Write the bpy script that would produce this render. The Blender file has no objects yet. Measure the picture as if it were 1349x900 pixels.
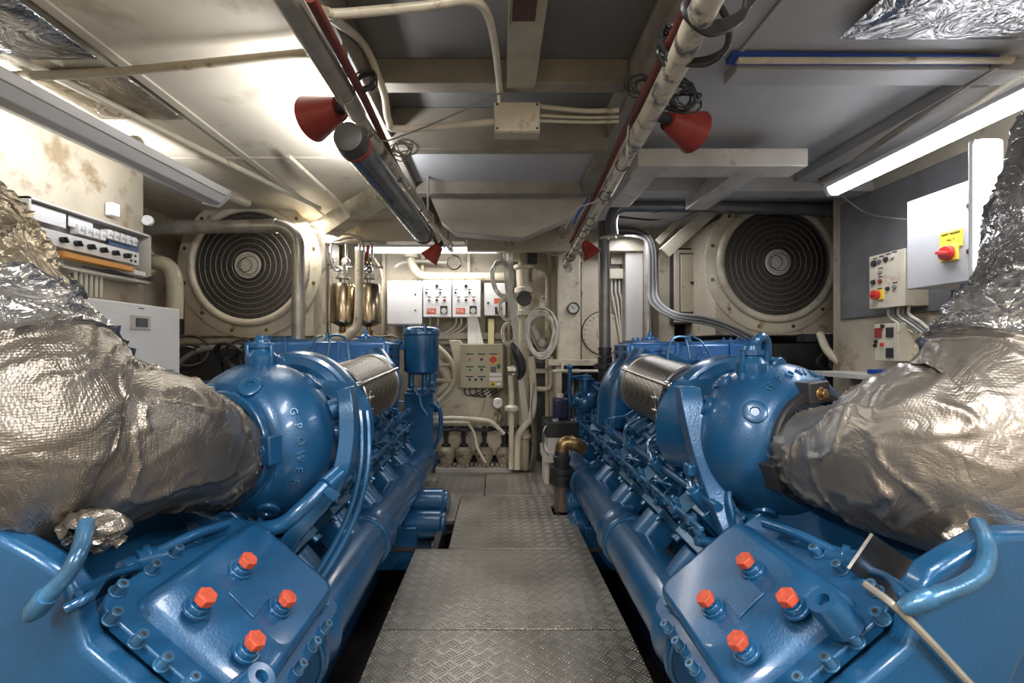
import bpy, bmesh, math, random
from mathutils import Vector, Matrix, noise
random.seed(7)
C = bpy.context.scene.collection
V = Vector
PI = math.pi
CAM_Z = 1.25
F = 640.0
def P(px, py, Y):
    return V(((px-654)*Y/F, Y, CAM_Z-(py-460)*Y/F))
def onplane(px, py, o, n):
    d = V(((px-654)/F, 1.0, -(py-460)/F)); c = V((0, 0, CAM_Z))
    return c + d*((o-c).dot(n)/d.dot(n))
ORG = {}
def basis(a):
    a = V(a).normalized()
    t = V((0, 0, 1)) if abs(a.z) < .9 else V((0, 1, 0))
    u = t.cross(a).normalized(); w = a.cross(u)
    return u, w, a
def catmull(pts, n):
    pts = [V(p) for p in pts]
    if len(pts) < 3 or n < 2: return pts
    ext = [pts[0]*2-pts[1]] + pts + [pts[-1]*2-pts[-2]]
    out = []
    for i in range(1, len(ext)-2):
        a, b, c, d = ext[i-1:i+3]
        for k in range(n):
            t = k/n
            out.append(.5*((2*b)+(c-a)*t+(2*a-5*b+4*c-d)*t*t+(3*b-3*c+d-a)*t**3))
    out.append(pts[-1])
    return out
class M:
    def __init__(s, xf=None):
        s.v = []; s.f = []; s.mi = []; s.xf = xf; s.m = 0
    def add(s, vs, fs):
        o = len(s.v)
        for p in vs:
            p = V(p); s.v.append(s.xf(p) if s.xf else p)
        for f in fs:
            s.f.append([i+o for i in f]); s.mi.append(s.m)
        return s
    def box(s, c, sz, R=None):
        c = V(c); hx, hy, hz = sz[0]/2, sz[1]/2, sz[2]/2
        vs = []
        for x, y, z in ((-1,-1,-1),(1,-1,-1),(1,1,-1),(-1,1,-1),(-1,-1,1),(1,-1,1),(1,1,1),(-1,1,1)):
            p = V((x*hx, y*hy, z*hz))
            vs.append(c + (R @ p if R else p))
        return s.add(vs, [(3,2,1,0),(4,5,6,7),(0,1,5,4),(1,2,6,5),(2,3,7,6),(3,0,4,7)])
    def bb(s, x0, x1, y0, y1, z0, z1):
        return s.box(((x0+x1)/2,(y0+y1)/2,(z0+z1)/2), (abs(x1-x0),abs(y1-y0),abs(z1-z0)))
    def cyl(s, a, b, r, r2=None, n=20, ph=0):
        a, b = V(a), V(b); r2 = r if r2 is None else r2
        u, w, _ = basis(b-a); vs = []
        for p, q in ((a, r), (b, r2)):
            for i in range(n):
                t = 2*PI*i/n+ph; vs.append(p+(u*math.cos(t)+w*math.sin(t))*q)
        fs = [(i, (i+1)%n, n+(i+1)%n, n+i) for i in range(n)]
        fs += [tuple(range(n))[::-1], tuple(range(n, 2*n))]
        return s.add(vs, fs)
    def tube(s, pts, r, n=10, sm=6, closed=False):
        pts = catmull(pts, sm) if sm else [V(p) for p in pts]
        N = len(pts); vs = []; prev = None
        for i, p in enumerate(pts):
            if closed: d = pts[(i+1)%N]-pts[i-1]
            else: d = pts[min(i+1, N-1)]-pts[max(i-1, 0)]
            if d.length < 1e-9: d = V((0,0,1))
            d.normalize()
            if prev is None: u, w, _ = basis(d)
            else:
                u = prev-d*prev.dot(d)
                if u.length < 1e-6: u, w, _ = basis(d)
                u.normalize(); w = d.cross(u)
            prev = u
            q = r(i/(N-1)) if callable(r) else r
            for k in range(n):
                t = 2*PI*k/n; vs.append(p+(u*math.cos(t)+w*math.sin(t))*q)
        fs = []
        for i in range(N if closed else N-1):
            j = (i+1) % N
            for k in range(n):
                l = (k+1) % n; fs.append((i*n+k, i*n+l, j*n+l, j*n+k))
        if not closed:
            fs += [tuple(range(n))[::-1], tuple((N-1)*n+k for k in range(n))]
        return s.add(vs, fs)
    def lathe(s, o, axis, prof, n=32, cap=True):
        o = V(o); u, w, a = basis(axis); vs = []
        for t, r in prof:
            for i in range(n):
                q = 2*PI*i/n; vs.append(o+a*t+(u*math.cos(q)+w*math.sin(q))*max(r, 1e-4))
        fs = []
        for j in range(len(prof)-1):
            for i in range(n):
                l = (i+1) % n; fs.append((j*n+i, j*n+l, (j+1)*n+l, (j+1)*n+i))
        if cap:
            fs += [tuple(range(n))[::-1], tuple((len(prof)-1)*n+k for k in range(n))]
        return s.add(vs, fs)
    def torus(s, c, axis, R, r, n=32, m=8, sq=1.0):
        c = V(c); u, w, a = basis(axis)
        return s.tube([c+(u*math.cos(2*PI*i/n)+w*math.sin(2*PI*i/n)*sq)*R for i in range(n)], r, m, 0, True)
    def sph(s, c, r, n=16, sc=(1,1,1)):
        vs = []; fs = []; c = V(c); h = n//2
        for j in range(h+1):
            ph = PI*j/h
            for i in range(n):
                t = 2*PI*i/n
                vs.append(c+V((r*sc[0]*math.sin(ph)*math.cos(t), r*sc[1]*math.sin(ph)*math.sin(t), r*sc[2]*math.cos(ph))))
        for j in range(h):
            for i in range(n):
                l = (i+1)%n; fs.append((j*n+i, j*n+l, (j+1)*n+l, (j+1)*n+i))
        return s.add(vs, fs)
    def bolt(s, c, axis, r, h, washer=1.35):
        c = V(c); a = V(axis).normalized()
        if washer: s.cyl(c, c+a*h*.25, r*washer, n=14)
        s.cyl(c, c+a*h, r, n=6)
        return s
    def prism(s, poly, o, ux, uy, dv):
        o, ux, uy, dv = V(o), V(ux), V(uy), V(dv); n = len(poly)
        vs = [o+ux*a+uy*b for a, b in poly]; vs += [p+dv for p in vs]
        fs = [tuple(range(n))[::-1], tuple(range(n, 2*n))]+[(i, (i+1)%n, n+(i+1)%n, n+i) for i in range(n)]
        return s.add(vs, fs)
    def xprism(s, poly, y0, y1):     # poly of (x, z)
        return s.prism(poly, (0, y0, 0), (1,0,0), (0,0,1), (0, y1-y0, 0))
    def text(s, txt, o, ux, uy, size, depth=.002):
        cu = bpy.data.curves.new('t', 'FONT'); cu.body = txt; cu.size = size
        cu.align_x = 'CENTER'; cu.align_y = 'CENTER'; cu.extrude = depth; cu.resolution_u = 2
        ob = bpy.data.objects.new('t', cu); C.objects.link(ob)
        dg = bpy.context.evaluated_depsgraph_get()
        me = bpy.data.meshes.new_from_object(ob.evaluated_get(dg))
        o, ux, uy = V(o), V(ux).normalized(), V(uy).normalized(); uz = ux.cross(uy)
        s.add([o+ux*p.co.x+uy*p.co.y+uz*p.co.z for p in me.vertices], [list(f.vertices) for f in me.polygons])
        bpy.data.meshes.remove(me); bpy.data.objects.remove(ob); bpy.data.curves.remove(cu)
        return s
    def build(s, name, mat, parent=None, label=None, cat=None, group=None, kind=None, bevel=0, smooth=38, seg=2):
        me = bpy.data.meshes.new(name)
        if parent is not None: o = ORG[parent.name]
        else:
            xs = [p.x for p in s.v]; ys = [p.y for p in s.v]; zs = [p.z for p in s.v]
            o = V(((min(xs)+max(xs))/2, (min(ys)+max(ys))/2, min(zs)))
        me.from_pydata([p-o for p in s.v], [], s.f)
        mats = mat if isinstance(mat, (list, tuple)) else [mat]
        for m in mats: me.materials.append(m)
        for p, i in zip(me.polygons, s.mi): p.material_index = i
        bm = bmesh.new(); bm.from_mesh(me); bmesh.ops.recalc_face_normals(bm, faces=bm.faces); bm.to_mesh(me); bm.free()
        if smooth:
            for p in me.polygons: p.use_smooth = True
            me.set_sharp_from_angle(angle=math.radians(smooth))
        ob = bpy.data.objects.new(name, me); C.objects.link(ob)
        if parent is not None: ob.parent = parent
        else: ob.location = o
        ORG[ob.name] = o
        if bevel:
            b = ob.modifiers.new('edge', 'BEVEL'); b.width = bevel; b.segments = seg; b.limit_method = 'ANGLE'; b.angle_limit = math.radians(40)
        tag(ob, label, cat, group, kind)
        return ob
def tag(o, label=None, cat=None, group=None, kind=None):
    if label: o['label'] = label
    if cat: o['category'] = cat
    if group: o['group'] = group
    if kind: o['kind'] = kind
    return o
def thing(name, label, cat, loc, group=None):
    o = bpy.data.objects.new(name, None); C.objects.link(o); o.empty_display_size = .1
    o.location = loc; ORG[o.name] = V(loc)
    return tag(o, label, cat, group)
def each(name, mt, parent, items, fn, xf=None, **kw):
    for it in items:
        m = M(xf); fn(m, it); m.build(name, mt, parent, **kw)
def kids(o): return [c for c in bpy.data.objects if c.parent == o]
def dup(o, d, label=None, parent=None, ch=None):
    c = o.copy(); C.objects.link(c)
    c.parent = parent if parent is not None else o.parent
    if parent is None: c.location = o.location+V(d)
    ORG[c.name] = ORG[o.name]+V(d)
    if label: c['label'] = label
    for k in (ch if ch is not None else kids(o)): dup(k, (0,0,0), None, c)
    return c

# ---------------------------------------------------------------- materials
def mat(name, col, rough=.5, metal=0, bump=0, bscale=60, var=0, vscale=4, spec=.5, coat=0, emit=0, stain=None, stscale=3, stamt=.5, detail=4, aniso=None):
    m = bpy.data.materials.new(name); m.use_nodes = True; nt = m.node_tree; N = nt.nodes; L = nt.links
    b = N['Principled BSDF']
    b.inputs['Base Color'].default_value = (*col, 1); b.inputs['Roughness'].default_value = rough
    b.inputs['Metallic'].default_value = metal; b.inputs['Specular IOR Level'].default_value = spec
    if coat: b.inputs['Coat Weight'].default_value = coat; b.inputs['Coat Roughness'].default_value = .12
    if emit:
        b.inputs['Emission Color'].default_value = (*col, 1); b.inputs['Emission Strength'].default_value = emit
    tc = N.new('ShaderNodeTexCoord'); src = tc.outputs['Object']
    if aniso:
        mp = N.new('ShaderNodeMapping'); mp.inputs['Scale'].default_value = aniso; L.new(src, mp.inputs['Vector']); src = mp.outputs['Vector']
    colout = None
    if var:
        n = N.new('ShaderNodeTexNoise'); n.inputs['Scale'].default_value = vscale; n.inputs['Detail'].default_value = detail; L.new(src, n.inputs['Vector'])
        r = N.new('ShaderNodeValToRGB'); r.color_ramp.elements[0].position = .3; r.color_ramp.elements[1].position = .7
        r.color_ramp.elements[0].color = (*[c*(1-var) for c in col], 1); r.color_ramp.elements[1].color = (*[min(1, c*(1+var*.6)) for c in col], 1)
        L.new(n.outputs['Fac'], r.inputs['Fac']); colout = r.outputs['Color']
    if stain:
        n = N.new('ShaderNodeTexNoise'); n.inputs['Scale'].default_value = stscale; n.inputs['Detail'].default_value = 6; n.inputs['Roughness'].default_value = .65; L.new(src, n.inputs['Vector'])
        r = N.new('ShaderNodeValToRGB'); r.color_ramp.elements[0].position = 1-stamt; r.color_ramp.elements[1].position = min(1, 1-stamt+.12)
        r.color_ramp.elements[0].color = (0,0,0,1); r.color_ramp.elements[1].color = (1,1,1,1); L.new(n.outputs['Fac'], r.inputs['Fac'])
        mx = N.new('ShaderNodeMix'); mx.data_type = 'RGBA'; L.new(r.outputs['Color'], mx.inputs['Factor'])
        if colout: L.new(colout, mx.inputs['A'])
        else: mx.inputs['A'].default_value = (*col, 1)
        mx.inputs['B'].default_value = (*stain, 1); colout = mx.outputs['Result']
    if colout: L.new(colout, b.inputs['Base Color'])
    if bump:
        n = N.new('ShaderNodeTexNoise'); n.inputs['Scale'].default_value = bscale; n.inputs['Detail'].default_value = 5; L.new(src, n.inputs['Vector'])
        bp = N.new('ShaderNodeBump'); bp.inputs['Strength'].default_value = bump; bp.inputs['Distance'].default_value = .01
        L.new(n.outputs['Fac'], bp.inputs['Height']); L.new(bp.outputs['Normal'], b.inputs['Normal'])
    return m
def math_n(nt, op, a, b=None, c=None):
    n = nt.nodes.new('ShaderNodeMath'); n.operation = op
    for i, x in enumerate((a, b, c)):
        if x is None: continue
        if isinstance(x, (int, float)): n.inputs[i].default_value = x
        else: nt.links.new(x, n.inputs[i])
    return n.outputs[0]
def tread_mat(name, col, sc, rough=.32):
    m = bpy.data.materials.new(name); m.use_nodes = True; nt = m.node_tree; N = nt.nodes; L = nt.links
    b = N['Principled BSDF']; b.inputs['Metallic'].default_value = .85
    tc = N.new('ShaderNodeTexCoord'); mp = N.new('ShaderNodeMapping'); mp.inputs['Scale'].default_value = (sc, sc, sc); mp.inputs['Rotation'].default_value = (0, 0, PI/4)
    L.new(tc.outputs['Object'], mp.inputs['Vector'])
    sp = N.new('ShaderNodeSeparateXYZ'); L.new(mp.outputs['Vector'], sp.inputs[0]); x, y = sp.outputs[0], sp.outputs[1]
    fx = math_n(nt, 'FRACT', x); fy = math_n(nt, 'FRACT', y)
    par = math_n(nt, 'FLOORED_MODULO', math_n(nt, 'ADD', math_n(nt, 'FLOOR', x), math_n(nt, 'FLOOR', y)), 2.0)
    def mixv(a, c): return math_n(nt, 'ADD', math_n(nt, 'MULTIPLY', a, math_n(nt, 'SUBTRACT', 1.0, par)), math_n(nt, 'MULTIPLY', c, par))
    u = mixv(fx, fy); w = mixv(fy, fx)
    wave = math_n(nt, 'SINE', math_n(nt, 'MULTIPLY', u, 2*PI*4))
    lenm = math_n(nt, 'SMOOTH_MIN', math_n(nt, 'MULTIPLY', math_n(nt, 'SUBTRACT', .5, math_n(nt, 'ABSOLUTE', math_n(nt, 'SUBTRACT', w, .5))), 6.0), 1.0, .3)
    h = math_n(nt, 'MULTIPLY', math_n(nt, 'MAXIMUM', wave, 0.0), math_n(nt, 'MAXIMUM', math_n(nt, 'SUBTRACT', lenm, .5), 0.0))
    bp = N.new('ShaderNodeBump'); bp.inputs['Strength'].default_value = 1.0; bp.inputs['Distance'].default_value = .010
    L.new(h, bp.inputs['Height']); L.new(bp.outputs['Normal'], b.inputs['Normal'])
    n = N.new('ShaderNodeTexNoise'); n.inputs['Scale'].default_value = 2.5; n.inputs['Detail'].default_value = 6; L.new(tc.outputs['Object'], n.inputs['Vector'])
    r = N.new('ShaderNodeValToRGB'); r.color_ramp.elements[0].position = .3; r.color_ramp.elements[1].position = .7
    r.color_ramp.elements[0].color = (*[c*.62 for c in col], 1); r.color_ramp.elements[1].color = (*col, 1); L.new(n.outputs['Fac'], r.inputs['Fac'])
    L.new(r.outputs['Color'], b.inputs['Base Color'])
    mx = N.new('ShaderNodeMix'); mx.data_type = 'RGBA'; mx.blend_type = 'MULTIPLY'; mx.inputs['Factor'].default_value = 1
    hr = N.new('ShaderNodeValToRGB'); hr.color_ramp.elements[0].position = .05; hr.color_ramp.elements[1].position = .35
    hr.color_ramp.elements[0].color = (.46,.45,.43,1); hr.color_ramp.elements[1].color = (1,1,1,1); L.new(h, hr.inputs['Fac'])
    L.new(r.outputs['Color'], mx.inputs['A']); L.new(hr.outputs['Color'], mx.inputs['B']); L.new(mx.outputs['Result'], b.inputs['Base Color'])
    rr = math_n(nt, 'ADD', math_n(nt, 'MULTIPLY', n.outputs['Fac'], .25), rough-.12); L.new(rr, b.inputs['Roughness'])
    return m
def perf_mat(name, col, dark, sc, rough=.35, hole=.3):
    m = mat(name, col, rough, 1); nt = m.node_tree; N = nt.nodes; L = nt.links; b = N['Principled BSDF']
    tc = N.new('ShaderNodeTexCoord'); vo = N.new('ShaderNodeTexVoronoi'); vo.inputs['Scale'].default_value = sc; vo.inputs['Randomness'].default_value = .15
    L.new(tc.outputs['Object'], vo.inputs['Vector'])
    r = N.new('ShaderNodeValToRGB'); r.color_ramp.elements[0].position = hole; r.color_ramp.elements[1].position = hole+.12
    r.color_ramp.elements[0].color = (*dark, 1); r.color_ramp.elements[1].color = (*col, 1)
    L.new(vo.outputs['Distance'], r.inputs['Fac']); L.new(r.outputs['Color'], b.inputs['Base Color'])
    bp = N.new('ShaderNodeBump'); bp.inputs['Strength'].default_value = .6; bp.inputs['Distance'].default_value = .003
    L.new(vo.outputs['Distance'], bp.inputs['Height']); L.new(bp.outputs['Normal'], b.inputs['Normal'])
    return m
CREAM = mat('cream_paint', (.50,.445,.345), .38, bump=.25, bscale=25, var=.2, vscale=3, stain=(.27,.20,.12), stscale=6, stamt=.42)
CREAM2 = mat('cream_gloss', (.57,.52,.41), .30, bump=.2, bscale=30, var=.16, vscale=8, stain=(.30,.21,.12), stscale=11, stamt=.42)
WALL = mat('wall_paint', (.43,.38,.295), .45, bump=.3, bscale=14, var=.25, vscale=2.5, stain=(.24,.18,.11), stscale=4, stamt=.45)
CEIL = mat('ceiling_paint', (.58,.52,.42), .5, bump=.2, bscale=8, var=.14, vscale=1.8, stain=(.42,.36,.27), stscale=3, stamt=.44)
CEILG = mat('ceiling_grey', (.42,.415,.42), .5, bump=.2, bscale=8, var=.14, vscale=1.8, stain=(.25,.23,.2), stscale=3, stamt=.3)
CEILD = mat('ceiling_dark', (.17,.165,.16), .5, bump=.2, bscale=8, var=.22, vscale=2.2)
STRG = mat('stringer_paint', (.25,.22,.18), .45, var=.25, vscale=6, stain=(.18,.12,.08), stscale=9, stamt=.35)
PIPE = mat('pipe_paint', (.52,.47,.36), .35, bump=.15, bscale=40, var=.15, vscale=8, stain=(.26,.19,.11), stscale=14, stamt=.43)
PIPEG = mat('pipe_grey', (.40,.375,.33), .3, metal=.4, var=.3, vscale=9, stain=(.15,.12,.1), stscale=14, stamt=.32)
PATCH = mat('patched_pipe', (.60,.54,.43), .35, var=.12, vscale=9, stain=(.10,.10,.11), stscale=13, stamt=.50)
STEEL = mat('steel', (.55,.54,.52), .28, 1, var=.3, vscale=12)
CHROME = mat('bright_steel', (.75,.75,.75), .18, 1)
BRASS = mat('brass_steel', (.50,.41,.28), .22, 1, var=.25, vscale=6)
BRONZE = mat('bronze', (.30,.20,.09), .35, .8, var=.4, vscale=20)
BLUE = mat('blue_paint', (.012,.088,.215), .28, .2, bump=.10, bscale=120, var=.22, vscale=5, coat=.5)
BLUEC = mat('blue_cast', (.010,.080,.20), .33, .2, bump=.12, bscale=160, var=.2, vscale=6, coat=.4)
BLUEL = mat('blue_light', (.016,.13,.38), .3, .1, bump=.1, bscale=90, var=.15, vscale=6, coat=.5)
BLUEW = mat('blue_worn', (.045,.155,.30), .3, .35, bump=.15, bscale=60, var=.45, vscale=14, coat=.4)
ORANGE = mat('orange_plug', (.50,.075,.035), .55, var=.3, vscale=60)
WHITE = mat('white_enamel', (.74,.75,.78), .35)
OLIVE = mat('olive_enamel', (.42,.39,.27), .4)
GREYP = mat('grey_enamel', (.50,.48,.45), .4)
PLAST = mat('white_plastic', (.62,.63,.66), .35)
BLACK = mat('black_rubber', (.02,.02,.022), .4)
DARK = mat('dark_metal', (.035,.035,.04), .5, .3, var=.3)
BILGE = mat('bilge_paint', (.06,.05,.045), .6, var=.4)
RED = mat('red_paint', (.26,.028,.02), .42, var=.25, vscale=14)
REDB = mat('red_knob', (.55,.03,.03), .3)
YEL = mat('yellow_plate', (.80,.58,.06), .4)
GREEN = mat('green_button', (.02,.30,.10), .35)
ORG_D = mat('orange_duct', (.70,.33,.08), .5)
GREYL = mat('cable_white', (.60,.58,.52), .45)
GREYC = mat('cable_grey', (.23,.23,.22), .4, var=.2)
SCREEN = mat('dark_screen', (.10,.11,.12), .2)
BLUEB = mat('blue_sheet', (.02,.06,.30), .4)
PAPER = mat('paper_label', (.8,.78,.75), .6)
DIRTY = mat('dirty_wrap', (.16,.13,.10), .45, .3, bump=.6, bscale=40, var=.4, vscale=8)
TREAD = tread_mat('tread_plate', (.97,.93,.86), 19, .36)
MESH = perf_mat('perforated_steel', (.30,.28,.25), (.02,.02,.02), 110, .32)
FANMESH = perf_mat('fan_mesh', (.15,.135,.12), (.015,.014,.013), 90, .55, .42)
HUBMESH = perf_mat('hub_mesh', (.85,.82,.75), (.2,.19,.17), 110, .5, .3)
def emis(name, col, k):
    m = bpy.data.materials.new(name); m.use_nodes = True; b = m.node_tree.nodes['Principled BSDF']
    b.inputs['Base Color'].default_value = (.8,.8,.8,1); b.inputs['Emission Color'].default_value = (*col, 1); b.inputs['Emission Strength'].default_value = k
    return m
LAMP = emis('tube_glow', (.93,.95,1), 9)
LAMP2 = emis('tube_glow_soft', (.97,.97,1), 5)
# ---------------------------------------------------------------- room shell
def struct(name, m, mt, bevel=0): return m.build(name, mt, kind='structure', bevel=bevel)
ZC = 2.46
struct('wall_back', M().bb(-3.2, 3.3, 5.65, 5.75, -.7, 2.6), WALL)
struct('wall_behind', M().bb(-3.2, 3.3, -2.1, -2.0, -.7, 2.6), WALL)
struct('wall_left', M().bb(-2.5, -2.4, -2.0, 3.3, -.7, 2.6).bb(-3.0, -2.5, 3.2, 3.3, -.7, 2.6).bb(-3.1, -3.0, 3.2, 5.65, -.7, 2.6), WALL)
struct('wall_right', M().bb(2.6, 2.7, -2.0, 3.75, -.7, 2.6).bb(2.7, 3.2, 3.65, 3.75, -.7, 2.6).bb(3.2, 3.3, 3.65, 5.65, -.7, 2.6), WALL)
struct('floor', M().bb(-3.2, 3.3, -2.1, 5.75, -.75, -.62), BILGE)
m = M(); m.bb(-3.2, -.62, -2.1, 5.75, ZC, ZC+.1); struct('ceiling', m, CEIL)
m = M(); m.bb(.66, 3.3, -2.1, 5.75, ZC, ZC+.1); struct('ceiling_starboard', m, CEILG)
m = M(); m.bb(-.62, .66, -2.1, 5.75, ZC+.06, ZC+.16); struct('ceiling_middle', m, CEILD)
DREC = mat('dark_recess_shade', (.045,.045,.05), .5, var=.3)  # near-black colour stands in for shade in the recesses
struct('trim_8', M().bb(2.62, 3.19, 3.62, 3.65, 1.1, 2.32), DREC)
struct('trim_12', M().bb(2.58, 2.6, 2.62, 3.65, 1.47, 2.34), mat('insulation_grey', (.14,.14,.145), .5, bump=.3, var=.3), .01)
struct('trim_9', M().bb(-2.95, -1.25, 4.40, 4.44, -.1, 1.27), DREC)  # dark sheet added as the shaded clutter below the left fan
struct('trim_10', M().bb(1.35, 3.15, 4.40, 4.44, -.1, 1.30), DREC)  # matching shade sheet below the right fan
struct('trim_11', M().bb(.45, 1.5, 5.42, 5.46, 0, 1.10), DREC)  # dark sheet added as shade below the ledge, between the columns
# raised seams and joints of the ceiling sheets
m = M()
m.bb(-1.60, -1.55, 1.0, 4.6, ZC-.012, ZC); m.bb(-2.9, -.64, 3.05, 3.08, ZC-.01, ZC)
struct('trim_1', m, CEIL, .003)
m = M(); m.bb(.98, 1.0, 1.2, 2.0, ZC-.01, ZC); m.bb(1.0, 2.5, 2.02, 2.14, ZC-.05, ZC); m.bb(2.05, 2.17, 2.14, 3.4, ZC-.06, ZC)
m.bb(.7, 3.2, 3.35, 3.5, ZC-.12, ZC)
struct('trim_2', m, CEILG, .004)
# longitudinal stringers and cross beams of the middle bay
m = M(); m.bb(-.66, -.55, -2.0, 4.7, ZC-.10, ZC+.06); m.bb(.58, .70, -2.0, 4.7, ZC-.10, ZC+.06); struct('trim_3', m, STRG, .005)
m = M(); m.bb(-.55, .58, 2.12, 2.20, ZC-.05, ZC+.06); m.bb(-.55, .58, 2.55, 2.62, ZC-.16, ZC+.06); m.bb(-.55, .58, 3.34, 3.42, ZC-.14, ZC+.06); struct('trim_4', m, STRG, .004)
m = M(); m.bb(-.55, .58, 2.62, 3.34, ZC-.06, ZC-.03); struct('trim_5', m, CEILG, .004)
m = M(); m.bb(-3.0, -.3, 4.55, 4.70, ZC-.20, ZC+.02); m.bb(-.3, 3.2, 4.9, 5.0, ZC-.22, ZC+.02); struct('trim_6', m, CREAM, .006)
# back bulkhead stiffeners
m = M()
for x in (-1.75, -1.3, -.85, -.32, .14): m.bb(x-.02, x+.02, 5.58, 5.65, 0, 2.5)
m.bb(-2.9, .7, 5.56, 5.65, 1.30, 1.36); m.bb(-.75, .12, 5.48, 5.65, 1.36, 1.44)
struct('trim_7', m, CREAM, .006)
# hanging hood in the middle of the ceiling
m = M(); Y = 3.55
pl = [P(566,258,Y), P(790,254,Y), P(792,268,Y), P(690,313,Y), P(600,306,Y), P(580,290,Y)]
m.xprism([(p.x, p.z) for p in pl], Y, Y+.16)
m.build('ceiling_hood', mat('hood_paint', (.45,.42,.37), .45, var=.2, vscale=3), label='pale grey sheet metal hood hanging between the two overhead pipes', cat='duct', bevel=.006)
m = M(); m.bb(.045, .17, .8, 2.14, ZC-.06, ZC+.06); m.m = 1; m.bb(.055, .135, 1.2, 1.70, ZC-.064, ZC-.06)
m.build('ceiling_post', [mat('post_paint', (.33,.30,.23), .5, var=.3, vscale=5), mat('brown_patch', (.07,.03,.025), .6)], label='beige box beam with a dark brown painted patch at the top', cat='beam', bevel=.004)

# ---------------------------------------------------------------- walkway plates
def plate(poly, label, z=0, dark=False):
    m = M(); m.prism(poly, (0,0,z-.03), (1,0,0), (0,1,0), (0,0,.03))
    ob = m.build('floor_plate', TREAD, label=label, cat='floor plate', group='tread plates of the walkway', bevel=.002)
    return ob
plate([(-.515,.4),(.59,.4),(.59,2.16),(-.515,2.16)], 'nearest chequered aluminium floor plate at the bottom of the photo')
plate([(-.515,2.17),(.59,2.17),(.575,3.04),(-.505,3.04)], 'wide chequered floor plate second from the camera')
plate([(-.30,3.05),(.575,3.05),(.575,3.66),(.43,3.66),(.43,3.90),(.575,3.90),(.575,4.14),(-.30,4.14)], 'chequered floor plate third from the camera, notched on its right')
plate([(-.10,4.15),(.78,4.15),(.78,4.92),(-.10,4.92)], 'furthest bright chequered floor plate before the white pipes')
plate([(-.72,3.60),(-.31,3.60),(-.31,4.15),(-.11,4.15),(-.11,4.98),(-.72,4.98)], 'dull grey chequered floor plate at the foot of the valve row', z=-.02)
m = M(); m.bb(-.42, -.38, .4, 3.6, -.14, -.035); m.bb(.46, .50, .4, 4.1, -.14, -.035)
for y in (1.0, 2.1, 3.0, 4.1): m.bb(-.5, .56, y, y+.05, -.14, -.035)
for x in (-.40, .48):
    for y in (1.0, 2.1, 3.0, 3.55): m.bb(x-.02, x+.02, y, y+.04, -.63, -.1)
m.bb(-.7, .8, 4.9, 4.95, -.16, -.04)
for x in (-.6, .7): m.bb(x-.02, x+.02, 4.9, 4.94, -.63, -.1)
m.build('floor_frame', DARK, label='dark steel frame carrying the tread plates over the bilge', cat='frame')
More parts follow.
